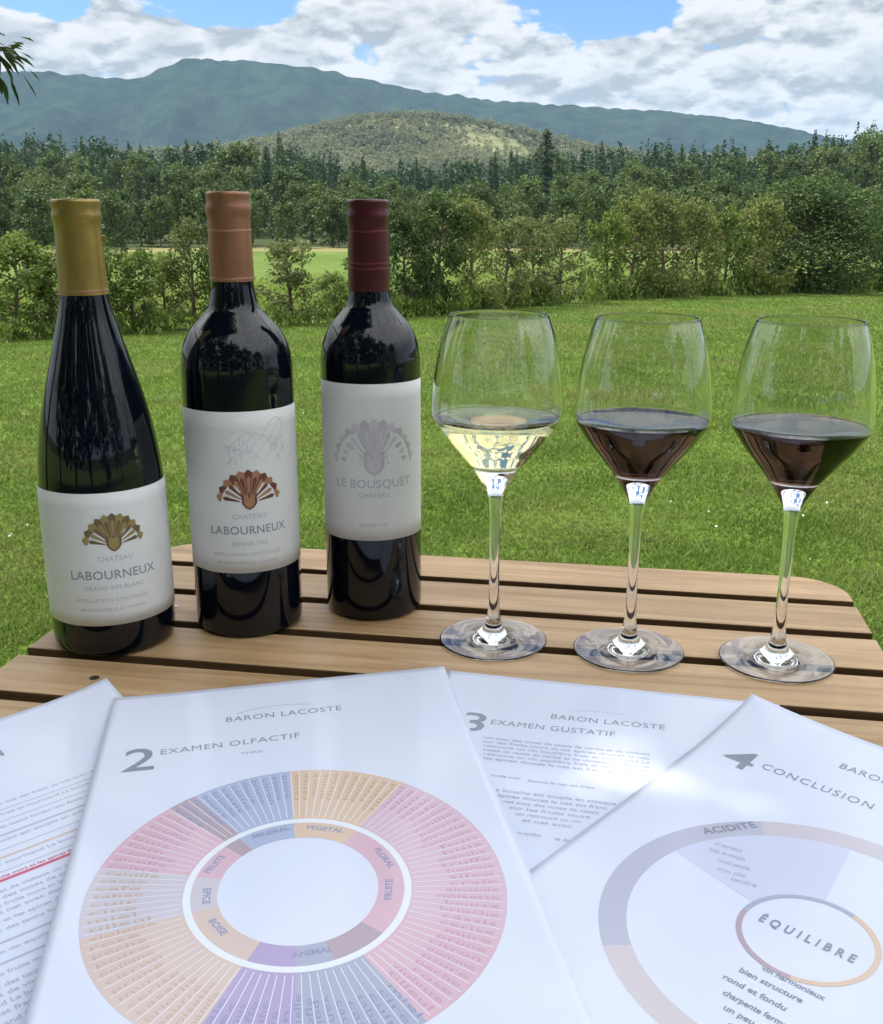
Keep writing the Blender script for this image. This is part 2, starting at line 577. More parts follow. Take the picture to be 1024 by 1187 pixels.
def spline(pts, sub=8):
    """Catmull-Rom through (r, z) points"""
    out = []
    P = [np.array(p, float) for p in pts]
    for i in range(len(P) - 1):
        p0 = P[max(i - 1, 0)]; p1 = P[i]; p2 = P[i + 1]; p3 = P[min(i + 2, len(P) - 1)]
        for k in range(sub):
            t = k / sub
            q = 0.5 * ((2 * p1) + (-p0 + p2) * t + (2 * p0 - 5 * p1 + 4 * p2 - p3) * t * t + (-p0 + 3 * p1 - 3 * p2 + p3) * t ** 3)
            out.append((max(q[0], 0), q[1]))
    out.append(tuple(P[-1]))
    return out


_text_cache = {}


def text2d(s, size, bold=0.0, spacing=1.0, align='LEFT'):
    """returns flat text as (verts, faces)"""
    key = (s, size, bold, spacing, align)
    if key in _text_cache:
        return _text_cache[key]
    cu = bpy.data.curves.new('lettering', 'FONT')
    cu.body = s
    cu.size = size
    cu.offset = bold
    cu.space_character = spacing
    cu.align_x = align
    cu.resolution_u = 3
    o = bpy.data.objects.new('lettering', cu)
    col.objects.link(o)
    bpy.context.view_layer.update()
    me = o.to_mesh()
    v = [(p.co.x, p.co.y) for p in me.vertices]
    f = [tuple(p.vertices) for p in me.polygons]
    o.to_mesh_clear()
    bpy.data.objects.remove(o)
    bpy.data.curves.remove(cu)
    _text_cache[key] = (v, f)
    return v, f


# ================================================================== SETTING: terrain
AZ_K = [-180, -30, -23.2, -7.7, .4, 7.5, 16, 23, 40, 180]
DH_K = [12, 13.2, 14.5, 16.3, 19.2, 25, 33, 41, 45, 12]


def hedge_d(az):
    return float(np.interp(az, AZ_K, DH_K))


def ground_z(x, y):
    D = math.hypot(x, y)
    az = math.degrees(math.atan2(x, y))
    if D < 40:
        z = -0.045 * D
    elif D < 92:
        t = (D - 40) / 52
        z = -1.8 - 0.60 * (t * (2 - t))
    elif D < 270:
        t = (D - 92) / 178
        side = np.interp(az, [-25, -14, -4, 2, 6, 15, 24], [2.2, .8, -.8, -.6, .8, .6, 3.2])
        z = -2.4 + (6.2 + side) * t * t * (3 - 2 * t)
    else:
        side = np.interp(az, [-25, -14, -4, 2, 6, 15, 24], [2.2, .8, -.8, -.6, .8, .6, 3.2])
        z = 3.8 + side - (D - 270) * 0.01
        z = max(z, -3.0)
    if D > 1.5:
        z += 0.03 * noise.noise(Vector((x * .25, y * .25, 3.1))) * min(1, (D - 1.5) / 3)
    return z


az_list = sorted(set([round(a, 3) for a in np.arange(-32, 32.01, 0.5)] + [float(a) for a in range(-180, 180, 4) if abs(a) > 32]))


def sheet(name, f0, f1, n, m, power=1.0):
    v, f = [], []
    na = len(az_list)
    for i in range(n + 1):
        t = (i / n) ** power
        for a in az_list:
            D = f0(a) * (1 - t) + f1(a) * t
            D = max(D, 0.02)
            x, y = D * math.sin(R(a)), D * math.cos(R(a))
            v.append((x, y, ground_z(x, y)))
    for i in range(n):
        for k in range(na):
            a0, a1 = i * na + k, i * na + (k + 1) % na
            f.append((a0, a0 + na, a1 + na, a1))
    o = link(name, mesh(name, np.array(v), np.array(f), m))
    tag(o, kind='structure')
    return o


sheet('lawn', lambda a: 0.0, lambda a: hedge_d(a) + 0.25, 70, M['lawn'], 1.3)
sheet('field', lambda a: hedge_d(a) + 0.25, lambda a: 96.0, 60, M['field'])
sheet('ground', lambda a: 96.0, lambda a: 6500.0, 90, M['soil'], 3.0)


def ridge(name, az0, az1, na, nd, dist, depth, prof_az, prof_el, base, m, rough_a, rough_s, seed, front=0.45, el_off=0.0):
    """a hill whose skyline follows the given elevations; rises over depth*front and falls behind"""
    v, f = [], []
    for i in range(nd + 1):
        t = i / nd
        for k in range(na + 1):
            a = az0 + (az1 - az0) * k / na
            el = float(np.interp(a, prof_az, prof_el))
            top = EYE + dist * math.tan(R(el - el_off))
            D = dist + depth * (t - front)
            x, y = D * math.sin(R(a)), D * math.cos(R(a))
            if t < front:
                q = t / front
                hh = q ** 0.8 * (1 - 0.12 * math.sin(math.pi * q))
            else:
                q = (t - front) / (1 - front)
                hh = 1 - q * q * 0.9
            p = Vector((x * rough_s, y * rough_s, seed))
            nz = noise.fractal(p, 0.9, 2.1, 6)
            gul = abs(noise.noise(Vector((x * rough_s * 1.7, y * rough_s * .6, seed + 5))))
            z = base + (top - base) * hh + rough_a * (nz * .5 - gul) * math.sin(math.pi * min(1, t / front * .97)) * (1 if t < front else .4) \
                + 0.06 * rough_a * noise.noise(Vector((x * rough_s * 14, y * rough_s * 14, seed)))
            v.append((x, y, z))
    for i in range(nd):
        for k in range(na):
            a0 = i * (na + 1) + k
            f.append((a0, a0 + na + 1, a0 + na + 2, a0 + 1))
    o = link(name, mesh(name, np.array(v), np.array(f), m))
    tag(o, kind='structure')
    return o


ridge('mountain', -40, 40, 400, 60, 3000, 1900,
      [-40, -30, -22, -19.5, -17.8, -16, -15, -14, -13.2, -12.3, -10, -8, -6.4, -4.9, -2.5, .1, 4, 8.5, 12, 15, 16.3, 18, 19.6, 22, 30, 40],
      [5.6, 6.0, 6.24, 6.30, 6.24, 6.15, 6.32, 6.78, 7.08, 7.20, 7.10, 6.98, 6.80, 6.48, 6.08, 5.66, 5.28, 4.98, 4.78, 4.35, 4.15, 3.8, 3.4, 3.1, 2.6, 2.2],
      -20, M['mountain'], 150, 0.0023, 1.3, 0.5)
ridge('hills', -30, 30, 260, 50, 1000, 560,
      [-30, -18, -13, -10, -7.5, -5, -3.5, -1.8, 0, 2, 4, 6, 8.1, 11, 16, 22, 30],
      [2.6, 2.9, 3.15, 3.55, 4.2, 4.72, 4.95, 5.05, 4.95, 4.7, 4.3, 3.85, 3.35, 2.9, 2.7, 3.0, 3.2],
      -10, M['mid_hill'], 12, 0.006, 7.7, 0.55, 0.5)


# ================================================================== trees
def leaf_cloud(centers, radii, n, size, flat=0.8, aspect=0.6, seed=0, droop=0.0):
    """n leaf quads scattered in ellipsoidal clumps -> verts (4n,3), faces"""
    g = np.random.default_rng(seed)
    centers = np.asarray(centers, float); radii = np.asarray(radii, float)
    if radii.ndim == 1:
        radii = np.stack([radii, radii, radii * flat], 1)
    w = (radii.prod(1)) ** (2 / 3)
    pick = g.choice(len(centers), n, p=w / w.sum())
    d = g.normal(size=(n, 3)); d /= np.linalg.norm(d, axis=1)[:, None]
    rr = g.random(n) ** 0.42
    P = centers[pick] + d * radii[pick] * rr[:, None]
    nrm = d * 0.7 + g.normal(size=(n, 3)) * 0.75 + np.array([0, 0, 0.35])
    nrm /= np.linalg.norm(nrm, axis=1)[:, None]
    t = g.normal(size=(n, 3)) + np.array([0, 0, -droop]); t -= nrm * (t * nrm).sum(1)[:, None]; t /= np.linalg.norm(t, axis=1)[:, None]
    b = np.cross(nrm, t)
    s = size * (0.6 + 0.8 * g.random(n))[:, None]
    V = np.stack([P - t * s, P + b * s * aspect, P + t * s, P - b * s * aspect], 1).reshape(-1, 3)
    F = np.arange(4 * n).reshape(n, 4)
    return V, F


def branchy(h, spread, crown0, nb, seed, shape='round'):
    """trunk + limbs as MB and clump centres"""
    g = random.Random(seed)
    mb = MB()
    top = Vector((g.uniform(-.06, .06) * h, g.uniform(-.06, .06) * h, h * 0.93))
    trunk = [Vector((0, 0, -0.03 * h)), Vector((g.uniform(-.02, .02) * h, g.uniform(-.02, .02) * h, h * .3)), Vector((g.uniform(-.04, .04) * h, g.uniform(-.04, .04) * h, h * .62)), top]
    r0 = 0.022 * h + 0.008
    mb.tube(trunk, [r0, r0 * .75, r0 * .45, r0 * .12], 7)
    cs, rs = [], []
    for i in range(nb):
        t = crown0 + (1 - crown0) * (i + .5) / nb
        base = trunk[1].lerp(trunk[2], min(1, max(0, (t - .3) / .32))) if t < .62 else trunk[2].lerp(top, (t - .62) / .38)
        if t < .3:
            base = trunk[0].lerp(trunk[1], t / .3)
        a = i * 2.4 + g.uniform(-.5, .5)
        if shape == 'round':
            q = (t - crown0) / (1 - crown0)
            rad = spread * (math.sin(math.pi * (0.18 + 0.78 * q)) ** 0.7) * g.uniform(.65, 1.05)
        elif shape == 'column':
            rad = spread * g.uniform(.45, 1.0) * (1 - 0.5 * max(0, t - .6) / .4)
        else:
            rad = spread * g.uniform(.5, 1.0)
        tip = base + Vector((math.cos(a) * rad, math.sin(a) * rad, g.uniform(.02, .16) * h))
        tip.z = min(tip.z, h * .97)
        mid = base.lerp(tip, .55) + Vector((0, 0, .02 * h))
        mb.tube([base, mid, tip], [r0 * .35, r0 * .22, r0 * .07], 5)
        cs.append(tip); rs.append(spread * g.uniform(.26, .48))
        cs.append(base.lerp(tip, .6)); rs.append(spread * g.uniform(.22, .40))
        for _ in range(2):
            tw = tip + Vector((g.uniform(-.25, .25) * spread, g.uniform(-.25, .25) * spread, g.uniform(-.1, .14) * h))
            mb.tube([mid, tw], [r0 * .12, r0 * .04], 4)
            cs.append(tw); rs.append(spread * g.uniform(.12, .24))
    cs.append(top); rs.append(spread * .3)
    return mb, cs, rs


def tree_meshes(name, h, spread, crown0, nb, nleaf, lsize, lm, seed, shape='round', flat=1.0):
    mb, cs, rs = branchy(h, spread, crown0, nb, seed, shape)
    V, F = leaf_cloud([tuple(c) for c in cs], rs, nleaf, lsize, flat, 0.62, seed)
    V[:, 2] = np.maximum(V[:, 2], 0.02)
    crown = mesh(name + '_crown', V, F, M[lm], False)
    trunk = mesh(name + '_trunk', mb.v, mb.f, M['bark'], True)
    return trunk, crown


# prototypes of the trees along the edge of the lawn (unit height 1.6 m, scaled per instance)
PROTO = {
    'green': [tree_meshes('hedge_green', 1.6, .50, .05, 18, 4200, .030, 'leaf_green', 21 + i, 'column') for i in range(3)],
    'olive': [tree_meshes('hedge_olive', 1.6, .52, .05, 18, 3900, .029, 'leaf_olive', 31 + i, 'column') for i in range(3)],
    'rust': [tree_meshes('hedge_rust', 1.6, .50, .05, 17, 3300, .028, 'leaf_rust', 41 + i, 'column') for i in range(3)],
    'dark': [tree_meshes('hedge_dark', 1.6, .52, .06, 18, 4600, .030, 'leaf_dark', 51 + i, 'round') for i in range(2)],
    'big': [tree_meshes('hedge_big', 1.6, .80, .03, 44, 22000, .021, 'leaf_dark', 61, 'round')],
}

# (azimuth deg, extra distance, height m, width m, kind, label)
def hd(az, h, w, kind, label, name='young_tree', cat='tree', dd=0.0, grp='young trees along the far edge of the lawn'):
    return (az, h, w, kind, label, name, cat, dd, grp)


HEDGE = [
    hd(-22.3, 1.35, 1.0, 'green', 'leafy green young tree at the far left edge of the picture'),
    hd(-20.6, 1.20, .8, 'olive', 'olive young tree just left of the gold capped bottle neck'),
    hd(-18.6, 1.25, .8, 'green', 'green young tree hidden behind the gold capped bottle neck'),
    hd(-16.6, 1.15, .8, 'green', 'first green bushy young tree right of the gold bottle cap'),
    hd(-15.0, 1.10, .7, 'olive', 'low olive young tree between the gold and the copper bottle caps'),
    hd(-13.4, 1.62, .85, 'rust', 'tall brownish young tree left of the copper bottle cap'),
    hd(-11.7, 1.30, .7, 'green', 'slim green young tree directly behind the copper bottle cap'),
    hd(-8.3, 1.28, 1.05, 'rust', 'reddish brown spreading bush right of the copper bottle cap', 'bush', 'bush'),
    hd(-5.9, .80, .6, 'green', 'lowest green shrub left of the burgundy bottle cap', 'bush', 'bush'),
    hd(-4.1, 1.15, .6, 'green', 'green young tree behind the burgundy bottle cap'),
    hd(-2.0, 1.75, .85, 'dark', 'dark green young tree just right of the burgundy bottle cap'),
    hd(-.3, 2.15, 1.0, 'dark', 'tallest dark green tree left of the white wine glass rim'),
    hd(1.6, 2.1, .9, 'olive', 'light olive tree above the white wine glass'),
    hd(3.5, 1.85, 1.0, 'rust', 'brownish tree above the right rim of the white wine glass'),
    hd(5.0, 1.9, .9, 'rust', 'slim brown tree left of the two clumped brown ones'),
    hd(6.4, 1.95, 1.1, 'rust', 'broad brown tree beside the gap showing bright field'),
    hd(9.0, 2.15, .9, 'green', 'green young tree right of the gap showing bright field'),
    hd(10.3, 2.6, 1.25, 'olive', 'tall olive tree above the middle wine glass'),
    hd(11.9, 2.75, 1.3, 'olive', 'fuller olive tree right of centre over the middle glass'),
    hd(13.6, 2.65, 1.2, 'olive', 'olive tree between the middle and the right wine glass'),
    hd(15.1, 2.5, 1.2, 'green', 'slender green tree left of the rounded dark tree pair'),
    hd(16.6, 2.85, 1.5, 'olive', 'sunlit olive tree leaning on the big dark round tree'),
    hd(19.3, 3.45, 3.9, 'big', 'big round dense dark green tree at the right edge of the lawn', 'round_tree', 'tree', 0, None),
    hd(23.2, 3.1, 2.2, 'dark', 'dark green tree cut by the right edge of the picture'),
]
g_ = random.Random(5)
for i, (az, h, w, kind, label, name, cat, dd, grp) in enumerate(HEDGE):
    D = hedge_d(az) + 0.15 + dd + g_.uniform(-.1, .35)
    x, y = D * math.sin(R(az)), D * math.cos(R(az))
    tr, cr = PROTO[kind][i % len(PROTO[kind])]
    root = empty(name, (x, y, ground_z(x, y) - 0.01), g_.uniform(0, 6.28))
    base_w = 1.9 if kind == 'big' else 1.15
    kw = 1.12 if az < -5 else 1.4
    root.scale = (w * kw / base_w, w * kw / base_w, h / 1.66)
    tag(root, label, cat, grp)
    link('trunk', tr, root)
    link('crown', cr, root)

# undergrowth at the foot of the trees: nobody could count it
pts = []
g2 = np.random.default_rng(77)
n = 30000
az = g2.uniform(-30, 30, n)
Dl = np.interp(az, AZ_K, DH_K)
D = Dl + g2.normal(0.15, .22, n) * (Dl / 16)
keep = (noise and np.array([noise.noise(Vector((a * .9, 0, 2.2))) for a in az]) > -0.45)
keep &= (az > -5) | (D < Dl + .1) & (g2.random(n) < .6)
keep &= ~((az > 7.3) & (az < 8.3)) | (g2.random(n) > .6)
az, D, Dl = az[keep], D[keep], Dl[keep]
n = len(az)
P = np.stack([D * np.sin(np.radians(az)), D * np.cos(np.radians(az)), -0.045 * D], 1)
hh = np.array([0.12 + 0.24 * max(0, noise.noise(Vector((a * .7, 1, 9))) + .6) for a in az]) * (Dl / 15)
P[:, 2] += g2.random(n) * hh
t = np.stack([g2.normal(0, .5, n), g2.normal(0, .5, n), np.ones(n)], 1); t /= np.linalg.norm(t, axis=1)[:, None]
b = g2.normal(size=(n, 3)); b -= t * (b * t).sum(1)[:, None]; b /= np.linalg.norm(b, axis=1)[:, None]
s = (0.025 + .03 * g2.random(n))[:, None] * (Dl / 15)[:, None]
V = np.stack([P - t * s, P + b * s * .4, P + t * s, P - b * s * .4], 1).reshape(-1, 3)
o = link('undergrowth', mesh('undergrowth', V, np.arange(4 * n).reshape(n, 4), M['leaf_green'], False))
tag(o, 'dark tangled undergrowth at the foot of the young trees', 'undergrowth', kind='stuff')

# rough vines and scrub growing in the field just behind the hedge
n = 26000
az = g2.uniform(-26, 12, n)
D = np.interp(az, AZ_K, DH_K) + 1.0 + 26 * g2.random(n) ** 1.4
row = np.round(D / 2.6) * 2.6 + g2.normal(0, .22, n)
D = np.where(g2.random(n) < .7, row, D)
x = D * np.sin(np.radians(az)); y = D * np.cos(np.radians(az))
P = np.stack([x, y, np.array([ground_z(a, b_) for a, b_ in zip(x, y)]) + g2.random(n) * (.15 + .25 * g2.random(n))], 1)
V, F = leaf_cloud(P, np.full(n, .10), n, .055, 1, .7, 3)
o = link('field_plants', mesh('field_plants', V, F, leaf_mat('leaf_field', (0.06, 0.12, 0.02), (0.20, 0.27, 0.055), 0.6, .4), False))
tag(o, 'rows of bright green low crop plants in the field', 'crop', kind='stuff')


# forest prototypes ----------------------------------------------------------
def forest_proto(kind, seed, nl):
    g = random.Random(seed)
    mb = MB()
    if kind == 'conifer':
        h = 10.0
        mb.tube([(0, 0, -.6), (0, 0, h * .5), (0, 0, h * .97)], [.2, .13, .02], 6)
        cs, rs = [], []
        k = 0
        for i in range(20):
            t = .12 + .86 * i / 19
            rad = 1.75 * (1 - t) ** .8 + .14
            for j in range(4):
                a = k * 2.4; k += 1
                rr = rad * g.uniform(.55, 1.0)
                cs.append((math.cos(a) * rr * .62, math.sin(a) * rr * .62, t * h - rr * .18))
                rs.append((rr * .52, rr * .52, .30))
        V, F = leaf_cloud(cs, np.array(rs), nl, .17, 1, .42, seed, 1.0)
        ms = [M['bark'], M['leaf_fir']]
    else:
        h = 8.0
        t_, cs, rs = branchy(h, 2.5, .12, 22, seed, 'round')
        mb = t_
        V, F = leaf_cloud([tuple(c) for c in cs], rs, nl, .20, 1, .65, seed)
        ms = [M['bark'], M['leaf_far']]
    o = len(mb.v)
    vv = np.concatenate([np.array([tuple(q) for q in mb.v]), V])
    me = bpy.data.meshes.new(kind)
    faces = [tuple(q) for q in mb.f] + [tuple(int(i) + o for i in q) for q in F]
    me.from_pydata(vv.tolist(), [], faces)
    for m_ in ms:
        me.materials.append(m_)
    me.polygons.foreach_set('material_index', np.array([0] * len(mb.f) + [1] * len(F), dtype=np.int32))
    me.update()
    return me, h


CON = [forest_proto('conifer', 100 + i, 2600) for i in range(3)]
BRO = [forest_proto('broadleaf', 200 + i, 2600) for i in range(4)]
LAB = {'conifer_tree': 'dark conifer standing in the wood beyond the field',
       'woodland_tree': 'rounded broadleaf tree standing in the wood beyond the field'}


def forest_tree(az, D, h, wide, con, idx, label=None, grp=True, name=None):
    me, h0 = (CON if con else BRO)[idx % (3 if con else 4)]
    x, y = D * math.sin(R(az)), D * math.cos(R(az))
    nm = name or ('conifer_tree' if con else 'woodland_tree')
    o = link(nm, me)
    o.location = (x, y, ground_z(x, y) - .1)
    s = h / h0
    o.scale = (s * wide, s * wide, s)
    o.rotation_euler = (0, 0, g_.uniform(0, 6.28))
    tag(o, label or LAB[nm], 'tree', ('conifers of the wood beyond the field' if con else 'broadleaf trees of the wood beyond the field') if grp else None)
    return o


# a few that stand out
forest_tree(-17.2, 80, 4.1, 1.1, False, 0, 'small round dark tree alone at the field edge right of the gold bottle cap', False)
forest_tree(5.5, 200, 13.0, 1.9, True, 1, 'tallest broad conifer on the skyline above the white wine glass', False)
forest_tree(-21.0, 84, 4.2, 1.2, False, 1, 'low rounded tree at the field edge on the far left', False)
forest_tree(8.4, 70, 4.4, .9, False, 2, 'dark narrow tree in the field beyond the gap in the young trees', False)

for az_, D_, h_, i_, lb in ((180, 8.5, 8.5, 0, 'unseen leafy tree added behind the viewpoint to darken reflections'), (-150, 8.5, 9.0, 1, 'unseen leafy tree added behind and left of the table'),
                            (150, 11.0, 8.0, 2, 'unseen leafy tree added behind and right of the table'), (-118, 9.0, 8.5, 3, 'unseen leafy tree added well left of the table'), (122, 15.0, 7.5, 0, 'unseen leafy tree added far to the right of the table')):
    o = forest_tree(az_, D_, h_, 1.35, False, i_, lb, False, 'added_tree')  # unseen trees, added to darken what the bottles reflect
    o.location.z = -.3

SK_A = [-30, -22, -18, -15, -12, -10, -8, -6, -2, 1, 4, 5.5, 7, 9, 12, 14, 16, 18, 21, 30]
SK_M = [1.1, 1.05, 1.0, .86, .95, 1.12, 1.12, .84, .74, .78, .9, 1.0, .9, .95, 1.1, 1.12, .92, .92, 1.1, 1.2]


def sky_mult(az):
    return float(np.interp(az, SK_A, SK_M))


rows = [(100, 4.9, 22, 50), (114, 5.6, 22, 48), (132, 6.4, 22, 46), (152, 7.4, 22, 44), (176, 8.6, 22, 44), (205, 9.6, 23, 44)]
cnt = 0
for D0, h0, half, nn in rows:
    for k in range(nn):
        az = -half - 1.5 + (2 * half + 3) * (k + g_.uniform(-.35, .35)) / (nn - 1)
        con = noise.noise(Vector((az * .17, D0 * .02, 4.0))) + g_.uniform(-.30, .30) > (0.25 if D0 < 120 else (0.0 if D0 < 160 else -.28))
        if D0 < 110 and g_.random() < .45:
            con = False
        h = h0 * g_.uniform(.70, 1.15) * (1.10 if con else .92) * (sky_mult(az) if D0 > 120 else 1)
        forest_tree(az, D0 + g_.uniform(-7, 7), h, g_.uniform(.85, 1.2), con, g_.randrange(12))
        cnt += 1

# the rest of the wood: reads as one mass
Vs, Fs, off = [], [], 0
for k in range(900):
    az = g_.uniform(-34, 34)
    D = 215 + 150 * g_.random() ** 1.3
    if abs(az) > 24:
        D = g_.uniform(100, 330)
    con = g_.random() < .6
    h = g_.uniform(7, 11.5) * sky_mult(az)
    x, y = D * math.sin(R(az)), D * math.cos(R(az))
    z = ground_z(x, y)
    if con:
        cs = [(x + g_.uniform(-.3, .3), y + g_.uniform(-.3, .3), z + h * t) for t in (.2, .35, .5, .65, .78, .9, .98)]
        rs = [(r * h * .16, r * h * .16, h * .09) for r in (1.3, 1.25, 1.1, .85, .6, .35, .15)]
        v, f = leaf_cloud(cs, np.array(rs), 330, .32, 1, .5, k, .8)
    else:
        cs = [(x + g_.uniform(-1.8, 1.8), y + g_.uniform(-1.8, 1.8), z + h * g_.uniform(.35, .85)) for _ in range(9)]
        v, f = leaf_cloud(cs, np.full(9, 1.5), 330, .32, 1, .7, k)
    Vs.append(v); Fs.append(f + off); off += len(v)
o = link('far_wood', mesh('far_wood', np.concatenate(Vs), np.concatenate(Fs), M['leaf_fir'], False))
tag(o, 'dense mass of dark trees covering the low hill behind the field', 'wood', kind='stuff')

# wooded canopy on the middle hill, too far and too many to count
me_h = bpy.data.objects['hills'].data
hv = np.empty(len(me_h.vertices) * 3, dtype=np.float32)
me_h.vertices.foreach_get('co', hv)
hv = hv.reshape(-1, 3)
na = 261
Vs, off = [], 0
g3 = np.random.default_rng(9)
cand = hv[(np.arange(len(hv)) // na < 36) & (np.abs(np.degrees(np.arctan2(hv[:, 0], hv[:, 1]))) < 26)]
sel = cand[g3.choice(len(cand), 20000)]
pn = np.array([noise.noise(Vector((p[0] * .012, p[1] * .012, 1.0))) for p in sel])
sel = sel[pn + g3.normal(0, .22, len(sel)) > -0.34]
sel = sel + g3.normal(size=sel.shape) * np.array([2.5, 5, 0])
cl = np.repeat(sel, 7, 0) + g3.normal(size=(len(sel) * 7, 3)) * np.array([1.9, 1.9, 1.8]) + np.array([0, 0, 3.0])
V, F = leaf_cloud(cl, np.full(len(cl), 1.6), len(cl) * 3, 1.15, 1, .8, 5)
o = link('hill_wood', mesh('hill_wood', V, F, leaf_mat('leaf_hill', (0.10, 0.125, 0.06), (0.27, 0.27, 0.135), 0.009, .5, iw=.05, ow=0.0, stops=(0.27, 0.56)), False))
tag(o, 'scattered trees covering the paler sunlit hill below the mountain', 'wood', kind='stuff')


# ================================================================== grass
def grass():
    g = np.random.default_rng(4)
    N = 420000
    r0, r1 = 1.7, 43.0
    d = r0 * (r1 / r0) ** g.random(N)          # density falls with distance
    az = np.radians(g.uniform(-27, 27, N))
    lim = np.interp(np.degrees(az), AZ_K, DH_K) - .05
    k = d < lim
    d, az = d[k], az[k]
    x, y = d * np.sin(az), d * np.cos(az)
    cl = np.array([noise.noise(Vector((a * 3.2, b * 3.2, .5))) for a, b in zip(x[:], y[:])])
    z = -0.045 * d + np.array([0.03 * noise.noise(Vector((a * .25, b * .25, 3.1))) * min(1, (q - 1.5) / 3) for a, b, q in zip(x, y, d)])
    n = len(x)
    hgt = (0.014 + 0.012 * g.random(n)) * (1 + .55 * cl) * (0.75 + np.minimum(d, 16) / 14)
    wid = (0.0022 + 0.0016 * g.random(n)) * (0.6 + d / 4.0)
    a = g.uniform(0, 6.283, n)
    lean = g.normal(0, .55, (n, 2)) * hgt[:, None]
    P = np.stack([x, y, z - .004], 1)
    bx = np.stack([np.cos(a) * wid, np.sin(a) * wid, np.zeros(n)], 1)
    tip = P + np.stack([lean[:, 0], lean[:, 1], hgt], 1)
    V = np.stack([P - bx, P + bx, tip], 1).reshape(-1, 3)
    o = link('grass', mesh('grass', V, np.arange(3 * n).reshape(n, 3), M['grass'], False))
    tag(o, 'short mown green grass blades covering the lawn', 'grass', kind='stuff')
    # clover heads
    n = 170
    d = 2.2 * (12 / 2.2) ** g.random(n); az = np.radians(g.uniform(-26, 26, n))
    x, y = d * np.sin(az), d * np.cos(az)
    k = np.array([noise.noise(Vector((p * .9, q * .9, 8.0))) for p, q in zip(x, y)]) > .12
    x, y, d = x[k], y[k], d[k]
    C = np.stack([x, y, -0.045 * d + .035], 1)
    V, F = leaf_cloud(C, np.full(len(C), .004), len(C) * 6, .004, 1, .9, 2)
    o = link('clover_flowers', mesh('clover_flowers', V, F, M['clover'], False))
    tag(o, 'tiny white clover flowers sprinkled over the lawn', 'flowers', kind='stuff')


grass()


# ================================================================== the tree that shades the table
def shade_tree():
    root = empty('shade_tree', (-3.3, 0.9, ground_z(-3.3, .9)))
    tag(root, 'overhanging tree whose leafy twig hangs into the top left corner', 'tree')
    g = random.Random(3)
    O = Vector(root.location)
    cc = Vector((-1.95, 0.85, 3.75))
    mb = MB()
    trunk = [Vector((-3.3, .9, -.3)), Vector((-3.2, .9, 1.2)), Vector((-2.9, .88, 2.4)), Vector((-2.3, .86, 3.6)), Vector((-2.0, .85, 4.5))]
    mb.tube([p - O for p in trunk], [.16, .13, .11, .07, .03], 12)
    tips = []
    for i in range(26):
        a = i * 2.4; q = g.uniform(.5, 1.0)
        tip = cc + Vector((math.cos(a) * 1.9 * q, math.sin(a) * 1.7 * q, g.uniform(-.8, 1.0)))
        b0 = trunk[2].lerp(trunk[4], g.random())
        mb.tube([b0 - O, b0.lerp(tip, .5) - O + Vector((0, 0, .1)), tip - O], [.035, .02, .006], 6)
        tips.append(tip)
    # drooping bough that ends with the twig in view
    end = Vector((-0.955, 2.42, 1.362))
    bough = [trunk[2], Vector((-2.4, 1.7, 2.15)), Vector((-1.70, 2.2, 1.78)), Vector((-1.22, 2.36, 1.40)), end]
    mb.tube([p - O for p in bough], [.04, .025, .014, .007, .002], 7)
    cs = [tuple(t - O) for t in tips] + [tuple(cc + Vector((g.uniform(-1.6, 1.6), g.uniform(-1.5, 1.5), g.uniform(-.7, .7))) - O) for _ in range(40)]
    # unseen second crown lobe, added over the viewer to darken the bottle shoulders
    for _ in range(16):
        q = Vector((-.75 + g.uniform(-.9, .8), -.95 + g.uniform(-.8, .7), 4.5 + g.uniform(-.4, .6)))
        cs.append(tuple(q - O))
    mb.tube([trunk[3] - O, Vector((-1.5, -.1, 4.3)) - O, Vector((-.7, -.9, 4.5)) - O], [.05, .03, .01], 6)
    rs = [g.uniform(.45, .7) for _ in cs]
    tk = mb.build('trunk', M['bark'], root)
    V, F = leaf_cloud(cs, rs, 25000, .075, .8, .36, 8)
    V0, F0 = V, F
    # individual pinnate leaves on the bough and twig
    Vl, Fl = [], []

    def leaflet(p, d, up, L, w):
        d = d.normalized(); sd = d.cross(up).normalized()
        k = len(Vl)
        Vl.extend([p, p + d * L * .3 + sd * w * .8, p + d * L * .7 + sd * w * .7, p + d * L + Vector((0, 0, -.15 * L)), p + d * L * .7 - sd * w * .7, p + d * L * .3 - sd * w * .8])
        Fl.append([k, k + 1, k + 2, k + 3, k + 4, k + 5])
    for (p0, p1, cntl) in ((bough[2], bough[3], 34), (bough[3], end, 120)):
        for i in range(cntl):
            p = p0.lerp(p1, g.random() ** .6)
            d = Vector((g.uniform(-.5, 1.0), g.uniform(-.8, .8), g.uniform(-.85, .28)))
            st = d.normalized() * g.uniform(.02, .07)
            leaflet(p + st, d + Vector((0, 0, -.2)), Vector((g.uniform(-.3, .3), g.uniform(-.3, .3), 1)), g.uniform(.03, .055), g.uniform(.005, .008))
    # finger-like leaf at the very tip
    for k_, (dx, dz) in enumerate([(1, -.25), (1, -.05), (.8, -.5), (.5, -.8), (.15, -.9), (.75, .1), (.3, .25), (.95, -.38), (.35, -.65)]):
        p = end + Vector((-.015 * (k_ % 3), .01 * k_ - .04, 0))
        leaflet(p, Vector((dx, g.uniform(-.3, .3), dz)), Vector((0, -1, .4)), g.uniform(.04, .06), .006)
    faces = [tuple(int(i) for i in f) for f in F0]
    vv = [tuple(v) for v in V0]
    o0 = len(vv)
    vv += [tuple(v - O) for v in Vl]
    faces += [tuple(i + o0 for i in f) for f in Fl]
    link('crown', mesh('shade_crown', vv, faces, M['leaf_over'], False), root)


shade_tree()


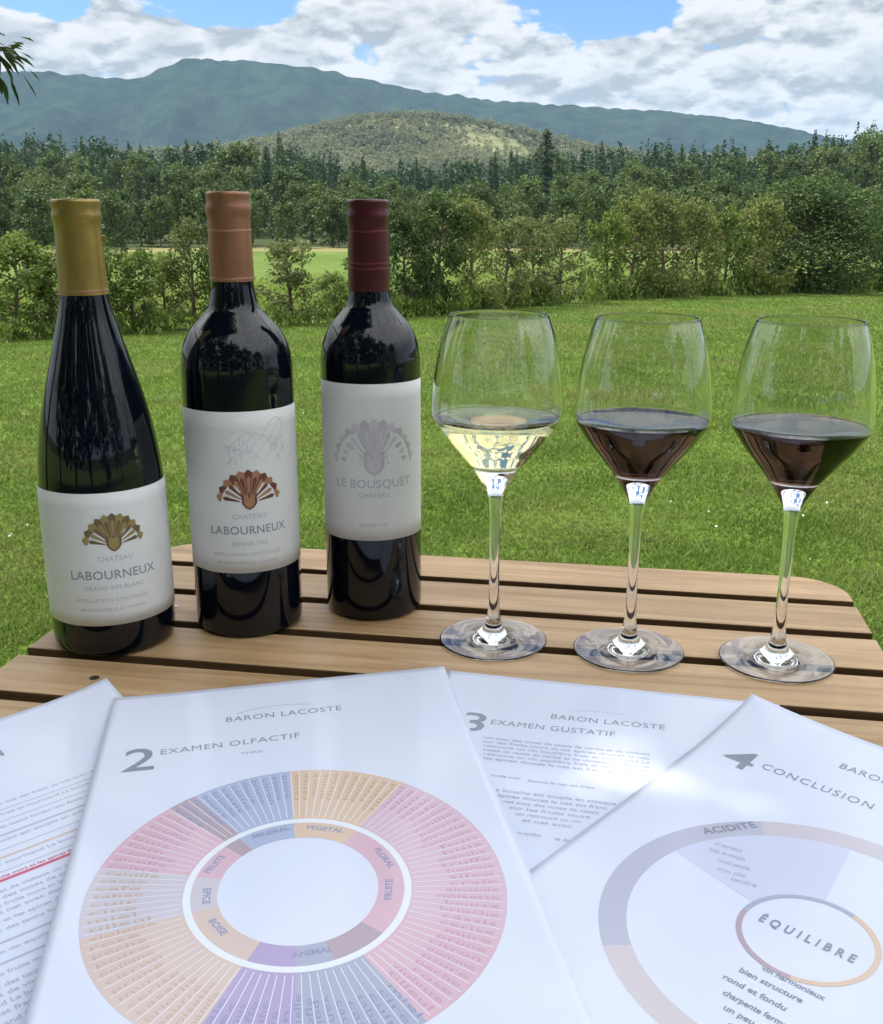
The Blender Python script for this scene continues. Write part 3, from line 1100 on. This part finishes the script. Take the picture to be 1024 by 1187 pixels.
# ================================================================== table
TH = R(-9.46)
table = empty('garden_table', (0.0, 0.857, 0.0), TH)
tag(table, 'slatted wooden folding garden table with rounded corners standing on the lawn', 'table')
UL, UR = -0.253, 0.337
SW, PITCH = 0.0525, 0.0636


def slat_mesh(x0, x1, y0, y1, corner=None, th=0.022, b=0.0012):
    """outline polygon with optional rounded outer corners, bevelled top and bottom"""
    out = []
    r = 0.040
    if corner == 'back':
        out += [(x0, y0), (x1, y0)]
        for cx, s0 in ((x1 - r, 0), (x0 + r, 90)):
            for k in range(9):
                a = R(s0 + 90 * k / 8)
                out.append((cx + r * math.cos(a), y1 - r + r * math.sin(a)))
    elif corner == 'front':
        out += [(x1, y1), (x0, y1)]
        for cx, s0 in ((x0 + r, 180), (x1 - r, 270)):
            for k in range(9):
                a = R(s0 + 90 * k / 8)
                out.append((cx + r * math.cos(a), y0 + r + r * math.sin(a)))
    else:
        out += [(x0, y0), (x1, y0), (x1, y1), (x0, y1)]
    cx = sum(p[0] for p in out) / len(out); cy_ = (y0 + y1) / 2
    v = []
    for z, i in ((-th, b), (-th + b, 0), (-b, 0), (-b * .3, b * .3), (0, b)):
        for (x, y) in out:
            v.append((x - math.copysign(min(i, abs(x - cx)), x - cx), y - math.copysign(min(i, abs(y - cy_)), y - cy_), z))
    n = len(out); f = [tuple(range(n - 1, -1, -1)), tuple(4 * n + k for k in range(n))]
    for r_ in range(4):
        for k in range(n):
            a = r_ * n + k; c = r_ * n + (k + 1) % n
            f.append((a, c, c + n, a + n))
    return v, f


NS = 13
for i in range(NS):
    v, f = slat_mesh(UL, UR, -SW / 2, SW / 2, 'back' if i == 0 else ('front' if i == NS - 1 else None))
    o = link('slat', mesh('slat', v, f, [M['slat'], M['slat_gap_shade']], False, [0 if (k < 2 or k >= len(f) - (len(v) // 5)) else 1 for k in range(len(f))]), table)
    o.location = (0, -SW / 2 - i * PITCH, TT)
y_end = -SW - (NS - 1) * PITCH
for x in (UL + .055, UR - .085):
    mb = MB(); mb.box(x, x + .03, y_end + .03, -.03, TT - .052, TT - .0215, .002)
    mb.build('rail', M['frame_wood'], table, False)
mb = MB(); mb.box(.02, .05, y_end + .03, -.03, TT - .045, TT - .0215, .002); mb.build('centre_rail', M['frame_wood'], table, False)
for x in (UL + .095, UR - .12):
    for (ya, yb) in ((-.08, y_end + .10), (y_end + .10, -.08)):
        mb = MB()
        dx = .0 if ya > yb else .022
        gz = ground_z(0, .6)
        mb.tube([(x + dx, ya, gz - .01), (x + dx, (ya + yb) / 2, (TT - .055 + gz) / 2), (x + dx, yb, TT - .055)], .014, 6)
        mb.build('leg', M['frame_wood'], table, False)
mb = MB(); mb.tube([(UL + .09, -.15, gz + .12), (UR - .10, -.15, gz + .12)], .010, 8); mb.build('stretcher', M['frame_wood'], table)
mb = MB()
for i in range(NS):
    for x in (UL + .07,):
        yy = -SW / 2 - i * PITCH
        mb.add([(x + .0035 * math.cos(k * 1.0472), yy + .0035 * math.sin(k * 1.0472), TT + .0004) for k in range(6)], [(0, 1, 2, 3, 4, 5)])
mb.build('screws', M['steel'], table, False)


# ================================================================== bottles
def map_on_cyl(v2, rfun, z0, a0, dr):
    """flat (x right, y up) metres -> cylinder facing -Y; a0 yaw in rad"""
    out = []
    for x, y in v2:
        r = rfun(z0 + y) + dr
        a = a0 + x / r
        out.append((r * math.sin(a), -r * math.cos(a), z0 + y))
    return out


def prof_r(prof):
    zs = [p[1] for p in prof]; rs = [p[0] for p in prof]
    o = np.argsort(zs)
    zs = np.array(zs)[o]; rs = np.array(rs)[o]
    return lambda z: float(np.interp(z, zs, rs))


def emblem(mbs, cx, cy, w, h, petals, a_span=170, inner=.16):
    """arched crest of petals: mbs = (light, dark) lists of (verts, faces)"""
    for k in range(petals):
        a = R(90 + a_span / 2 - a_span * (k + .5) / petals)
        for layer, (r0, r1, wd) in enumerate(((inner, 1.0, 1.0), (inner + .12, .80, .55))):
            da = R(a_span / petals) * .56 * wd
            pts = []
            for rr, dd in ((r0, -da * .6), (r1 * .9, -da), (r1, 0), (r1 * .9, da), (r0, da * .6)):
                pts.append((cx + w / 2 * rr * math.cos(a + dd), cy + h * rr * math.sin(a + dd)))
            mbs[(k + layer) % 2].append((pts, [(0, 1, 2, 3, 4)], layer))
    # shield in the middle
    s = w * .11
    mbs[1].append(([(cx - s, cy + s * 1.5), (cx - s, cy), (cx - s * .6, cy - s * .55), (cx, cy - s * .9), (cx + s * .6, cy - s * .55), (cx + s, cy), (cx + s, cy + s * 1.5)], [tuple(range(7))], 2))
    s *= .72
    mbs[0].append(([(cx - s, cy + s * 1.6), (cx - s, cy), (cx - s * .6, cy - s * .55), (cx, cy - s * .9), (cx + s * .6, cy - s * .55), (cx + s, cy), (cx + s, cy + s * 1.6)], [tuple(range(7))], 3))


def bottle(name, loc, yaw, prof, cap_z, cap_mat, lab, label, emb, words, cat='wine bottle'):
    root = empty(name, (*loc, TT + .0005), yaw)
    tag(root, label, cat, 'wine bottles standing on the table')
    mb = MB()
    mb.lathe([(0, .010), (prof[0][0] * .5, .006)] + prof + [(0, prof[-1][1])], 96)
    autosmooth(mb.build('glass_body', M['bottle'], root), 50)
    rf = prof_r(prof)
    top = prof[-1][1]
    # capsule: follows the neck just outside the glass
    mb = MB()
    cp = []
    for k in range(25):
        z = cap_z + (top - cap_z) * k / 24
        cp.append((rf(z) + .0007, z))
    rt = cp[-1][0]
    cp = [(rf(cap_z) + .0001, cap_z)] + cp[:-1] + [(rt + .0001, top), (rt + .0001, top + .0006), (rt - .0012, top + .0018), (rt * .5, top + .0020), (0, top + .0020)]
    mb.lathe(cp, 72)
    cap = autosmooth(mb.build('capsule', cap_mat, root), 50)
    # label
    z0, z1, arc = lab
    mb = MB()
    n, m = 64, 10
    v = []
    for j in range(m + 1):
        z = z0 + (z1 - z0) * j / m
        for i in range(n + 1):
            a = -arc + 2 * arc * i / n
            r = rf(z) + .00035
            v.append((r * math.sin(a), -r * math.cos(a), z))
    f = [(j * (n + 1) + i, j * (n + 1) + i + 1, (j + 1) * (n + 1) + i + 1, (j + 1) * (n + 1) + i) for j in range(m) for i in range(n)]
    mb.add(v, f)
    lo = mb.build('label', M['label'], root)
    md = lo.modifiers.new('thickness', 'SOLIDIFY'); md.thickness = .0002; md.offset = 1
    # crest
    (ex, ez, ew, eh, pet, ma, mbm) = emb
    lists = ([], [])
    emblem(lists, ex, ez, ew, eh, pet)
    mb = MB()
    for k in (0, 1):
        mb.cur = k
        for pts, fs, layer in lists[k]:
            mb.add(map_on_cyl(pts, rf, 0, 0, .00085 + .00005 * layer), fs)
    mb.build('crest', [M[ma], M[mbm]], lo, False)
    mb = MB()
    for (s, size, zc_, x, mi, sp) in words:
        v2, f2 = text2d(s, size, size * .012, sp, 'CENTER')
        mb.cur = mi
        mb.add(map_on_cyl([(a + x, b + zc_) for a, b in v2], rf, 0, 0, .00064), f2)
    mb.build('lettering', [M['lab_ink'], M['lab_pale']], lo, False)
    return root, cap, lo


bordeaux = lambda rb, zs: spline([(rb * .90, .0003), (rb * .985, .003), (rb, .009), (rb, .03), (rb, .10), (rb, zs - .012), (rb * .985, zs + .002), (rb * .925, zs + .0125), (rb * .79, zs + .0225),
                                   (rb * .60, zs + .0305), (rb * .455, zs + .037), (rb * .395, zs + .046), (.0142, zs + .056), (.0136, .282)], 6)
lip = [(.0136, .2850), (.0144, .2862), (.0146, .2890), (.0144, .2915), (.0134, .2930), (.0134, .2945), (.0138, .2952), (.0138, .2985)]
lipb = [(.0133, .2865), (.0137, .2875), (.0137, .2985)]

burg = spline([(.0375, .0003), (.0405, .003), (.0418, .010), (.0419, .03), (.0417, .08), (.0415, .110), (.0402, .130), (.0372, .152), (.0318, .176), (.0260, .197), (.0212, .214), (.0175, .228), (.0154, .240), (.0143, .256), (.0137, .278)], 6)
b1, cap1, lab1 = bottle('wine_bottle', (-0.2335, 0.6798), R(19), burg + [(.0137, .2855), (.0147, .2865), (.0149, .290), (.0144, .2922), (.0140, .2926), (.0140, .2935), (.0146, .2942), (.0146, .2978)],
       .2405, M['foil_gold'], (.0245, .1165, R(84)),
       'sloping shouldered dark wine bottle with gold foil cap, leftmost of the three bottles',
       (.004, .0805, .042, .0225, 11, 'gold_a', 'gold_b'),
       [('CHATEAU', .0048, .0700, .004, 1, 1.1), ('LABOURNEUX', .0086, .0575, .002, 0, 1.05), ('GRAND VIN BLANC', .0042, .0500, .002, 1, 1.1), ('APPELLATION CONTROLEE', .0036, .0415, 0, 1, 1.1), ('MIS EN BOUTEILLE AU CHATEAU', .0030, .0350, 0, 1, 1.0)])
mb = MB()   # pull tab of the gold foil
mb.box(.0140, .0166, -.003, .003, .2735, .2775, .0006)
mb.build('pull_tab', M['foil_gold'], cap1, False)

b2, cap2, lab2 = bottle('wine_bottle', (-0.1426, 0.7109), R(11.5), bordeaux(.0386, .192) + [(r, z + .0045) for r, z in lip],
       .2470, M['foil_copper'], (.0500, .1640, R(80)),
       'square shouldered dark wine bottle with copper foil cap and red brown crest',
       (.0035, .1005, .047, .0240, 11, 'red_a', 'red_b'),
       [('CHATEAU', .0048, .0895, .003, 1, 1.1), ('LABOURNEUX', .0082, .0785, .002, 0, 1.05), ('GRAND VIN', .0042, .0700, .002, 1, 1.1), ('APPELLATION CONTROLEE', .0036, .0625, 0, 1, 1.1), ('MIS EN BOUTEILLE AU CHATEAU', .0030, .0565, 0, 1, 1.0)])
b3, cap3, lab3 = bottle('wine_bottle', (-0.0517, 0.7408), R(4.0), bordeaux(.0361, .192) + lip,
       .2385, M['foil_red'], (.0635, .1775, R(78)),
       'slimmest dark wine bottle with burgundy foil cap and a faint grey crest, rightmost of three',
       (.0015, .1185, .066, .0350, 13, 'gry_a', 'gry_b'),
       [('LE BOUSQUET', .0088, .1030, .001, 1, 1.05), ('CHATEAU', .0046, .0960, .001, 1, 1.1), ('GRAND VIN', .0036, .0740, 0, 1, 1.1)])
# pale landscape sketch printed in the upper right of the middle label
M['sketch'] = mat('label_sketch_ink', (0.62, 0.61, 0.66), 0.6)
rf2 = prof_r(bordeaux(.0386, .192))
mb = MB()
gk = random.Random(4)


def stroke(p, w):
    v = []
    for i, (x, z) in enumerate(p):
        x1, z1 = p[min(i + 1, len(p) - 1)]; x0, z0 = p[max(i - 1, 0)]
        L = math.hypot(x1 - x0, z1 - z0) or 1
        nx, nz = -(z1 - z0) / L * w, (x1 - x0) / L * w
        v += [(x + nx, z + nz), (x - nx, z - nz)]
    mb.add(map_on_cyl(v, rf2, 0, 0, .00066), [(2 * i, 2 * i + 1, 2 * i + 3, 2 * i + 2) for i in range(len(p) - 1)])


for k in range(6):       # hill lines
    stroke([(-.012 + .044 * t / 16, .127 + .003 * k + (.006 + .012 * t / 16) * abs(math.sin(t * .33 + k * .7)) + .001 * gk.random()) for t in range(17)], .00022)
for k in range(26):      # trees and rows
    x, z = gk.uniform(-.010, .031), gk.uniform(.127, .143)
    stroke([(x, z), (x + gk.uniform(-.0006, .0006), z + gk.uniform(.002, .006))], .00035)
mb.build('landscape_sketch', M['sketch'], lab2, False)
# embossed bands on the foils
for cap, z_, c_ in ((cap2, .2800, 'foil_line'), (cap3, .2790, 'foil_line_red'), (cap3, .2575, 'foil_line_red'), (cap3, .2540, 'foil_line_red'), (cap2, .2490, 'foil_line'), (cap1, .2430, 'foil_line')):
    pr = .0152 if cap is not cap1 else .0153
    rr = prof_r(bordeaux(.0361, .192) + lip)(z_) if cap is not cap1 else prof_r(burg)(z_)
    if cap is cap2:
        rr = prof_r(bordeaux(.0386, .192) + [(r, z + .0045) for r, z in lip])(z_)
    mb = MB(); mb.lathe([(rr + .0007, z_ - .0008), (rr + .0010, z_), (rr + .0007, z_ + .0008)], 64)
    mb.build('embossed_band', M[c_], cap)


# ================================================================== glasses
def wine_glass(loc, fill, wine, label, yaw=0.0, h=.2285):
    root = empty('wine_glass', (*loc, TT + .0004), yaw)
    tag(root, label, 'wine glass', 'wine glasses standing on the table')
    s = h / .2285
    # outer bowl from the stem junction to the rim
    outer = spline([(.0047, .1030), (.0055, .1075), (.0080, .1128), (.0122, .1200), (.0165, .1265), (.0254, .1375), (.0338, .1478), (.0396, .1562), (.0431, .1618), (.0438, .1660), (.0434, .1740), (.0417, .1913), (.0375, .2128), (.0324, .2285)], 7)
    outer = [(r * s, z * s) for r, z in outer]
    w = .0009
    inner = []
    pr = prof_r(outer)
    zb = .1285 * s
    zs = list(np.linspace(zb + .0008, .2285 * s - .0003, 70))
    inner = [(min(pr(z) - w - .0022 * max(0, 1 - (z - zb) / .012), .0135 + 2.6 * (z - zb)), z) for z in zs]
    inner = [(0, zb), (.006, zb), (.0115, zb + .0002)] + inner
    rim = [(outer[-1][0] - .0001, .2285 * s + .0003), (outer[-1][0] - .0006, .2285 * s + .0004)]
    mb = MB(); mb.lathe(outer + rim + inner[::-1], 112)
    bowl = mb.build('bowl', M['crystal'], root)
    # stem and foot share their open rings with the bowl, so the glass stays one solid
    stem = [(r * s, z * s) for r, z in [(.0052, .0150), (.0044, .0220), (.0037, .0350), (.0035, .0550), (.0036, .0750), (.0040, .0920), (.0047, .1030)]]
    mb = MB(); mb.lathe(stem, 112); mb.build('stem', M['crystal'], root)
    foot = [(0, .0014), (.012, .0011), (.024, .0006), (.0360, .0001), (.0368, .0001), (.0371, .0001), (.0378, .0006), (.0380, .0010), (.0377, .0014), (.0372, .0016), (.0369, .00163), (.0360, .00165), (.0300, .0019), (.0220, .0025), (.0150, .0038), (.0100, .0064), (.0070, .0100), (.0052, .0150)]
    foot = [(r, z * s) for r, z in foot]
    mb = MB(); mb.lathe(foot, 112); mb.build('foot', M['crystal'], root)
    # wine: slightly larger than the cavity so no air gap shows
    zi = [q for q in inner if q[1] < fill]
    body = [(0, zb - .0002)] + [(r + .00025, z - .0001) for r, z in zi[1:]]
    rtop = body[-1][0]
    body += [(rtop, fill), (rtop - .0010, fill - .0004), (rtop * .5, fill - .0005), (0, fill - .0005)]
    mb = MB(); mb.lathe(body, 112)
    mb.build('wine', M[wine], root)
    return root


wine_glass((.0370, .6737), .1610, 'white_wine', 'tulip wine glass holding pale yellow white wine, leftmost of three glasses')
wine_glass((.1304, .6559), .1630, 'red_wine', 'middle wine glass, dark red wine, right of the white wine glass', 1)
wine_glass((.2284, .6404), .1625, 'red_wine', 'tulip wine glass of dark red wine nearest the right edge of the table', 2)


# ================================================================== printed sheets
class Sheet:
    def __init__(s, tl, ang, w, l, base, wav, name, label):
        s.tl, s.a, s.w, s.l, s.base, s.wav = tl, ang, w, l, base, wav
        s.e = (math.cos(ang), math.sin(ang)); s.n = (math.sin(ang), -math.cos(ang))
        s.root = empty(name, (tl[0], tl[1], TT + base), ang)
        tag(s.root, label, 'paper sheet', 'tasting sheets fanned out on the table')
        nu, nv = 42, 60
        v = []
        for j in range(nv + 1):
            for i in range(nu + 1):
                u, q = w * i / nu, l * j / nv
                v.append(s.p(u, q, 0))
        f = [(j * (nu + 1) + i, (j + 1) * (nu + 1) + i, (j + 1) * (nu + 1) + i + 1, j * (nu + 1) + i + 1) for j in range(nv) for i in range(nu)]
        mb = MB(); mb.add(v, f)
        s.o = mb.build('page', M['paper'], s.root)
        md = s.o.modifiers.new('thickness', 'SOLIDIFY'); md.thickness = .00025; md.offset = -1

    def p(s, u, q, dz):
        # local: x = u, y = -q
        return (u, -q, s.wav(u, q) + dz)

    def prints(s, name, items, mats, dz=.00006):
        """items: list of (verts in mm with v downwards, faces, material index, layer)"""
        mb = MB()
        for vs, fs, mi, layer in items:
            mb.cur = mi
            mb.add([s.p(x / 1000, y / 1000, dz + .00003 * layer) for x, y in vs], fs)
        return mb.build(name, mats, s.root, False)


def T(st, x, y, size, mi=0, bold=.02, sp=1.0, rot=0.0, layer=1, align='LEFT', width=None):
    """text item, baseline at (x, y) in sheet millimetres, reading along +u"""
    v, f = text2d(st, size, size * bold, sp, align)
    if width:
        x0 = min(a for a, b in v); x1 = max(a for a, b in v)
        k = width / (x1 - x0)
        v = [((a - x0) * k, b) for a, b in v]
        if align == 'CENTER':
            v = [(a - width / 2, b) for a, b in v]
    c, s_ = math.cos(rot), math.sin(rot)
    return ([(x + a * c + b * s_, y + a * s_ - b * c) for a, b in v], f, mi, layer)


def bar(x0, y0, x1, y1, w, mi, layer=1, n=6):
    dx, dy = x1 - x0, y1 - y0
    L = math.hypot(dx, dy); nx, ny = -dy / L * w / 2, dx / L * w / 2
    v, f = [], []
    for k in range(n + 1):
        t = k / n
        v += [(x0 + dx * t + nx, y0 + dy * t + ny), (x0 + dx * t - nx, y0 + dy * t - ny)]
    for k in range(n):
        f.append((2 * k, 2 * k + 1, 2 * k + 3, 2 * k + 2))
    return (v, f, mi, layer)


def wordline(x0, x1, y, h, mi, g, layer=1):
    """a line of very small print"""
    out = []
    text = ('La bouche est souple en attaque puis ample et ronde avec des tanins fondus une finale longue sur les fruits murs et les epices douces '
            'le nez est franc et net avec des notes de cassis de cerise et de violette on retrouve un vin equilibre frais et gourmand ').split()
    k0 = g.randrange(len(text)); s = ''
    while len(s) * h * .56 < (x1 - x0):
        s += text[k0 % len(text)] + ' '; k0 += 1
    out.append(T(s.strip(), x0, y, h * 1.15, mi, .02, 1.0, 0, layer, width=(x1 - x0)))
    return out


def arc(cx, cy, r0, r1, a0, a1, mi, ky=1.0, layer=0, nr=5):
    """ring sector, angles in degrees clockwise from up"""
    n = max(2, int(abs(a1 - a0) / 3))
    v, f = [], []
    for i in range(n + 1):
        a = R(a0 + (a1 - a0) * i / n)
        for k in range(nr + 1):
            r = r0 + (r1 - r0) * k / nr
            v.append((cx + r * math.sin(a), cy - r * ky * math.cos(a)))
    for i in range(n):
        for k in range(nr):
            q = i * (nr + 1) + k
            f.append((q, q + nr + 1, q + nr + 2, q + 1))
    return (v, f, mi, layer)


def wv(a, fu, fv, ph, curl=0, cu=0, cv=0, cr=.05, floor=0.0):
    def f(u, q):
        z = a * (math.sin(fu * u + ph) * math.cos(fv * q + ph * 1.7) + 1)
        d = math.hypot(u - cu, q - cv)
        if curl and d < cr:
            z += curl * (1 - d / cr) ** 2
        return z + floor
    return f


gs = random.Random(12)
# sheet 3 (lowest, in the middle)
s3 = Sheet((.0043, .6191), R(-13.28), .210, .297, .0012, wv(.0009, 21, 17, 1.0), 'tasting_sheet', 'text covered sheet numbered 3, half hidden between sheets 2 and 4')
it = [T('3', 24, 75, 32, 0, .008, width=14), T('EXAMEN GUSTATIF', 41, 64.5, 8.6, 0, .0, 1.1, R(0), width=73), T('BARON LACOSTE', 75, 50, 8.6, 0, .0, 1.1, 0, width=67)]
it += [arc(105, 46, 30, 31.2, -42, 28, 2, .35)]
for k in range(6):
    it += wordline(40 + k * .9, 135, 82 + k * 4.6, 3.6, 1, gs)
it += wordline(52, 68, 122, 3.4, 1, gs); it += wordline(72, 108, 123, 3.4, 1, gs)
for k in range(6):
    it += wordline(55 + k * 4, 120 - k * 4, 136 + k * 5.0, 3.8, 1, gs)
it += wordline(74, 86, 172, 3.4, 1, gs); it += wordline(93, 112, 173, 3.4, 1, gs)
s3.prints('lettering', it, [M['ink'], M['ink_grey'], M['ink_pale']])

# sheet 1 (far left)
ex1 = (math.cos(R(39.87)), math.sin(R(39.87)))
s1 = Sheet((-.3721, .4537), R(39.87), .210, .297, .0022, wv(.0014, 23, 15, 2.2, .008, .21, 0, .08), 'tasting_sheet', 'sheet of ruled text lines with one red line at the left edge')
it = [T('FICHE DE DEGUSTATION', 20, 44, 9, 0, .03, 1.1, width=113)]
for (y, x1, kind) in [(92, 158, 1), (97, 158, 2), (102, 157, 1), (107, 155, 2), (113, 152, 1), (119, 150, 3), (124.5, 144, 4), (131, 143, 2), (137, 140, 5), (143, 137, 4), (148, 134, 2), (154.5, 127, 6), (163, 127, 1),
                      (168, 124, 4), (173, 121, 1), (178, 118, 4), (184, 116, 1), (190, 113, 1), (197, 106, 3), (204, 104, 1), (210, 101, 3), (217, 98, 1), (224, 95, 4), (229, 92, 4), (234, 90, 4), (239, 88, 4), (245, 86, 4), (251, 84, 4)]:
    x1 += 10
    if kind in (1,):
        it += wordline(14, x1, y, 3.0, 1, gs)
    elif kind == 2:
        it.append(bar(12, y, x1, y, .7, 2, n=14))
    elif kind == 3:
        it.append(bar(12, y, x1, y, 1.4, 1, n=14))
    elif kind == 4:
        it += wordline(14, x1, y, 3.4, 1, gs)
    elif kind == 5:
        it.append(bar(12, y, x1, y, 1.5, 3, n=14))
    elif kind == 6:
        it.append(bar(12, y, x1, y, 2.0, 4, n=14))
        it += wordline(20, x1, y - 2, 2.4, 4, gs)
s1.prints('lettering', it, [M['ink'], M['ink_grey'], M['ink_pale'], M['p_peach'], M['ink_red']])

# sheet 4 (right)
s4 = Sheet((.1887, .5640), R(-42.21), .210, .297, .0042, wv(.0016, 24, 18, .3, .007, 0, 0, .08), 'tasting_sheet', 'sheet numbered 4 with a pale ring around a small circled word')
C4, R0, R1 = (114, 181), 75, 87
it = [arc(*C4, R0, R1, 224, 322, 0), arc(*C4, R0, R1, 322, 371, 6), arc(*C4, R0, R1, 371, 470, 7), arc(*C4, R0, R1, 150, 224, 1),
      arc(*C4, 29, R0, 284, 352, 2, layer=0, nr=10)]  # wine glass reflection in the sleeve, painted as a pale lavender sector
it += [arc(*C4, 26.5, 29, 20, 170, 3, layer=2), arc(*C4, 26.5, 29, 170, 270, 4, layer=2), arc(*C4, 26.5, 29, 270, 380, 8, layer=2)]
s4.prints('printed_diagram', it, [M['p_lav'], M['p_beige'], M['p_reflection'], M['p_orange'], M['p_brown'], M['p_white'], M['p_palegrey'], M['p_peach'], M['p_greyblue']])
it = [T('4', 17, 74, 27, 0, .008, layer=3, width=17), T('CONCLUSION', 38, 66, 8.6, 0, .0, 1.2, 0, 3, width=60), T('BARON LACOSTE', 70, 38, 8.6, 0, .0, 1.1, 0, 3, width=67),
      T('\u00c9QUILIBRE', 114, 184, 7.6, 0, .03, 1.7, 0, 3, 'CENTER', width=41),
      T('ACIDITE', 45, 141, 7.0, 0, .03, 1.1, R(-54), 3), T('ALCOOL', 104, 268.5, 7, 0, .03, 1.1, R(-6), 3)]
for (x, y, wd, tx) in [(52, 146, 14, 'vif nerveux'), (53, 152, 17, 'frais et souple'), (60, 157, 15, 'rond ample'), (63, 163, 13, 'mou plat'), (71, 166, 12, 'tendre')]:
    it.append(T(tx, x, y, 4.6, 1, .02, 1, R(-14), 3, width=wd))
for tx, (x, y) in zip(('vin harmonieux', 'bien structure', 'rond et fondu', 'charpente ferme', 'un peu maigre', 'trop court'), [(108, 212), (102, 219), (99, 227), (103, 235), (107, 242), (112, 249)]):
    it += [T(tx, x, y, 4.4, 0, .02, 1, 0, 3, width=26)]
s4.prints('lettering', it, [M['ink'], M['ink_grey']])

# sheet 2 (on top, with the aroma wheel)
s2 = Sheet((-.1996, .5657), R(10.46), .208, .330, .0082, wv(.0016, 19, 14, 1.6, .002, .21, 0, .08), 'tasting_sheet', 'sheet numbered 2 with a big multicoloured aroma wheel, in front of the bottles')
CX, CY, KY = 103.5, 207.5, 1.06
segs = [(0, 39, 0), (39, 118, 1), (118, 152, 2), (152, 184, 3), (184, 209, 4), (209, 258, 5), (258, 287, 6), (287, 319, 2), (319, 328, 7), (328, 360, 8)]
items = []
for a0, a1, mi in segs:
    items.append(arc(CX, CY, 49, 92.5, a0, a1, mi, KY, 0, 8))
for a0, a1, mi in [(0, 39, 0), (39, 135, 2), (135, 165, 7), (165, 184, 3), (184, 209, 4), (209, 258, 5), (258, 287, 6), (287, 316, 2), (316, 326, 7), (326, 360, 8)]:
    items.append(arc(CX, CY, 35.5, 47, a0, a1, mi, KY, 0, 4))
items.append(arc(CX, CY, 47, 50.2, 0, 360, 9, KY, 1, 2))
s2.prints('aroma_wheel', items, [M['p_orange'], M['p_pink'], M['p_pink2'], M['p_greyblue'], M['p_purple'], M['p_peach'], M['p_palegrey'], M['p_brown'], M['p_blue'], M['p_white']])
items = []
wl = ['cassis', 'cerise', 'mure', 'prune', 'citron', 'pomme', 'poire', 'peche', 'rose', 'violette', 'tilleul', 'miel', 'cire', 'cuir', 'tabac', 'cafe', 'cacao', 'vanille', 'poivre', 'girofle', 'cannelle', 'foin', 'buis', 'menthe', 'truffe', 'humus', 'silex', 'craie', 'amande', 'noisette', 'beurre', 'brioche']
dk = {0: 0, 1: 1, 2: 1, 3: 2, 4: 2, 5: 3, 6: 3, 7: 2, 8: 2}
k = 0
a = 1.6
while a < 360:
    mi = [m_ for a0, a1, m_ in segs if a0 <= a < a1][0]
    wd = wl[k % len(wl)]; k += 1
    L = 12 + 1.9 * len(wd)
    r_in = 89 - L
    v, f = text2d(wd, 3.9, .03, 1.05)
    x0 = min(p[0] for p in v); x1 = max(p[0] for p in v)
    sc_ = L / (x1 - x0)
    aa = R(a)
    ux, uy = math.sin(aa), -math.cos(aa)            # outward
    if a < 180:
        pts = [(r_in + (p[0] - x0) * sc_, p[1] - 1.6) for p in v]; px, py = -uy, ux
        vv = [(CX + ux * r - px * h_, CY + (uy * r - py * h_) * KY) for r, h_ in pts]
    else:
        pts = [(89 - (p[0] - x0) * sc_, p[1] - 1.6) for p in v]; px, py = uy, -ux
        vv = [(CX + ux * r - px * h_, CY + (uy * r - py * h_) * KY) for r, h_ in pts]
    items.append((vv, f, dk[mi], 1))
    # fine divider
    b_ = a + 1.75
    ub, vb = math.sin(R(b_)), -math.cos(R(b_))
    items.append(bar(CX + ub * 51.5, CY + vb * 51.5 * KY, CX + ub * 91, CY + vb * 91 * KY, .35, 4, 1, 8))
    a += 3.5
for a, w_ in ((70, 'FLORAL'), (100, 'FRUITE'), (240, 'BOISE'), (270, 'EPICE'), (345, 'MINERAL'), (20, 'VEGETAL'), (175, 'ANIMAL'), (300, 'FRUITS')):
    items.append(T(w_, CX + 41.5 * math.sin(R(a)), CY - 41.5 * KY * math.cos(R(a)), 4.6, 2, .03, 1, R(a if a < 90 or a > 270 else a + 180), 1, 'CENTER'))
s2.prints('aroma_words', items, [M['d_orange'], M['d_pink'], M['d_blue'], M['d_tan'], M['p_white']])
it = [T('2', 14.5, 92, 35, 0, .008, width=17), T('EXAMEN OLFACTIF', 34, 77, 8.6, 0, .0, 1.1, R(-2.0), width=77), T('BARON LACOSTE', 69, 46.5, 8.6, 0, .0, 1.1, 0, width=68), T('nez', 78, 86, 4.5, 1, .02, width=12),
      arc(100, 46, 30, 31.6, -52, 38, 1, .45)]
s2.prints('lettering', it, [M['ink'], M['ink_pale']])


for q_ in (s2, s4):
    q_.root.scale = (.985, .985, 1)


# ================================================================== air
hz = MB()
hz.box(-6600, 6600, -6600, 6600, -8, 460)
o = hz.build('haze', [], None, False)
hm = bpy.data.materials.new('haze_air')
hm.use_nodes = True
TN = NT(hm.node_tree)
pv = TN.n('ShaderNodeVolumePrincipled', {'Color': (0.42, 0.64, 0.95, 1), 'Density': 0.000088, 'Anisotropy': 0.0})
TN.n('ShaderNodeOutputMaterial', {1: pv.outputs[0]})
o.data.materials.append(hm)
tag(o, 'thin blue summer haze filling the valley air', 'haze', kind='stuff')
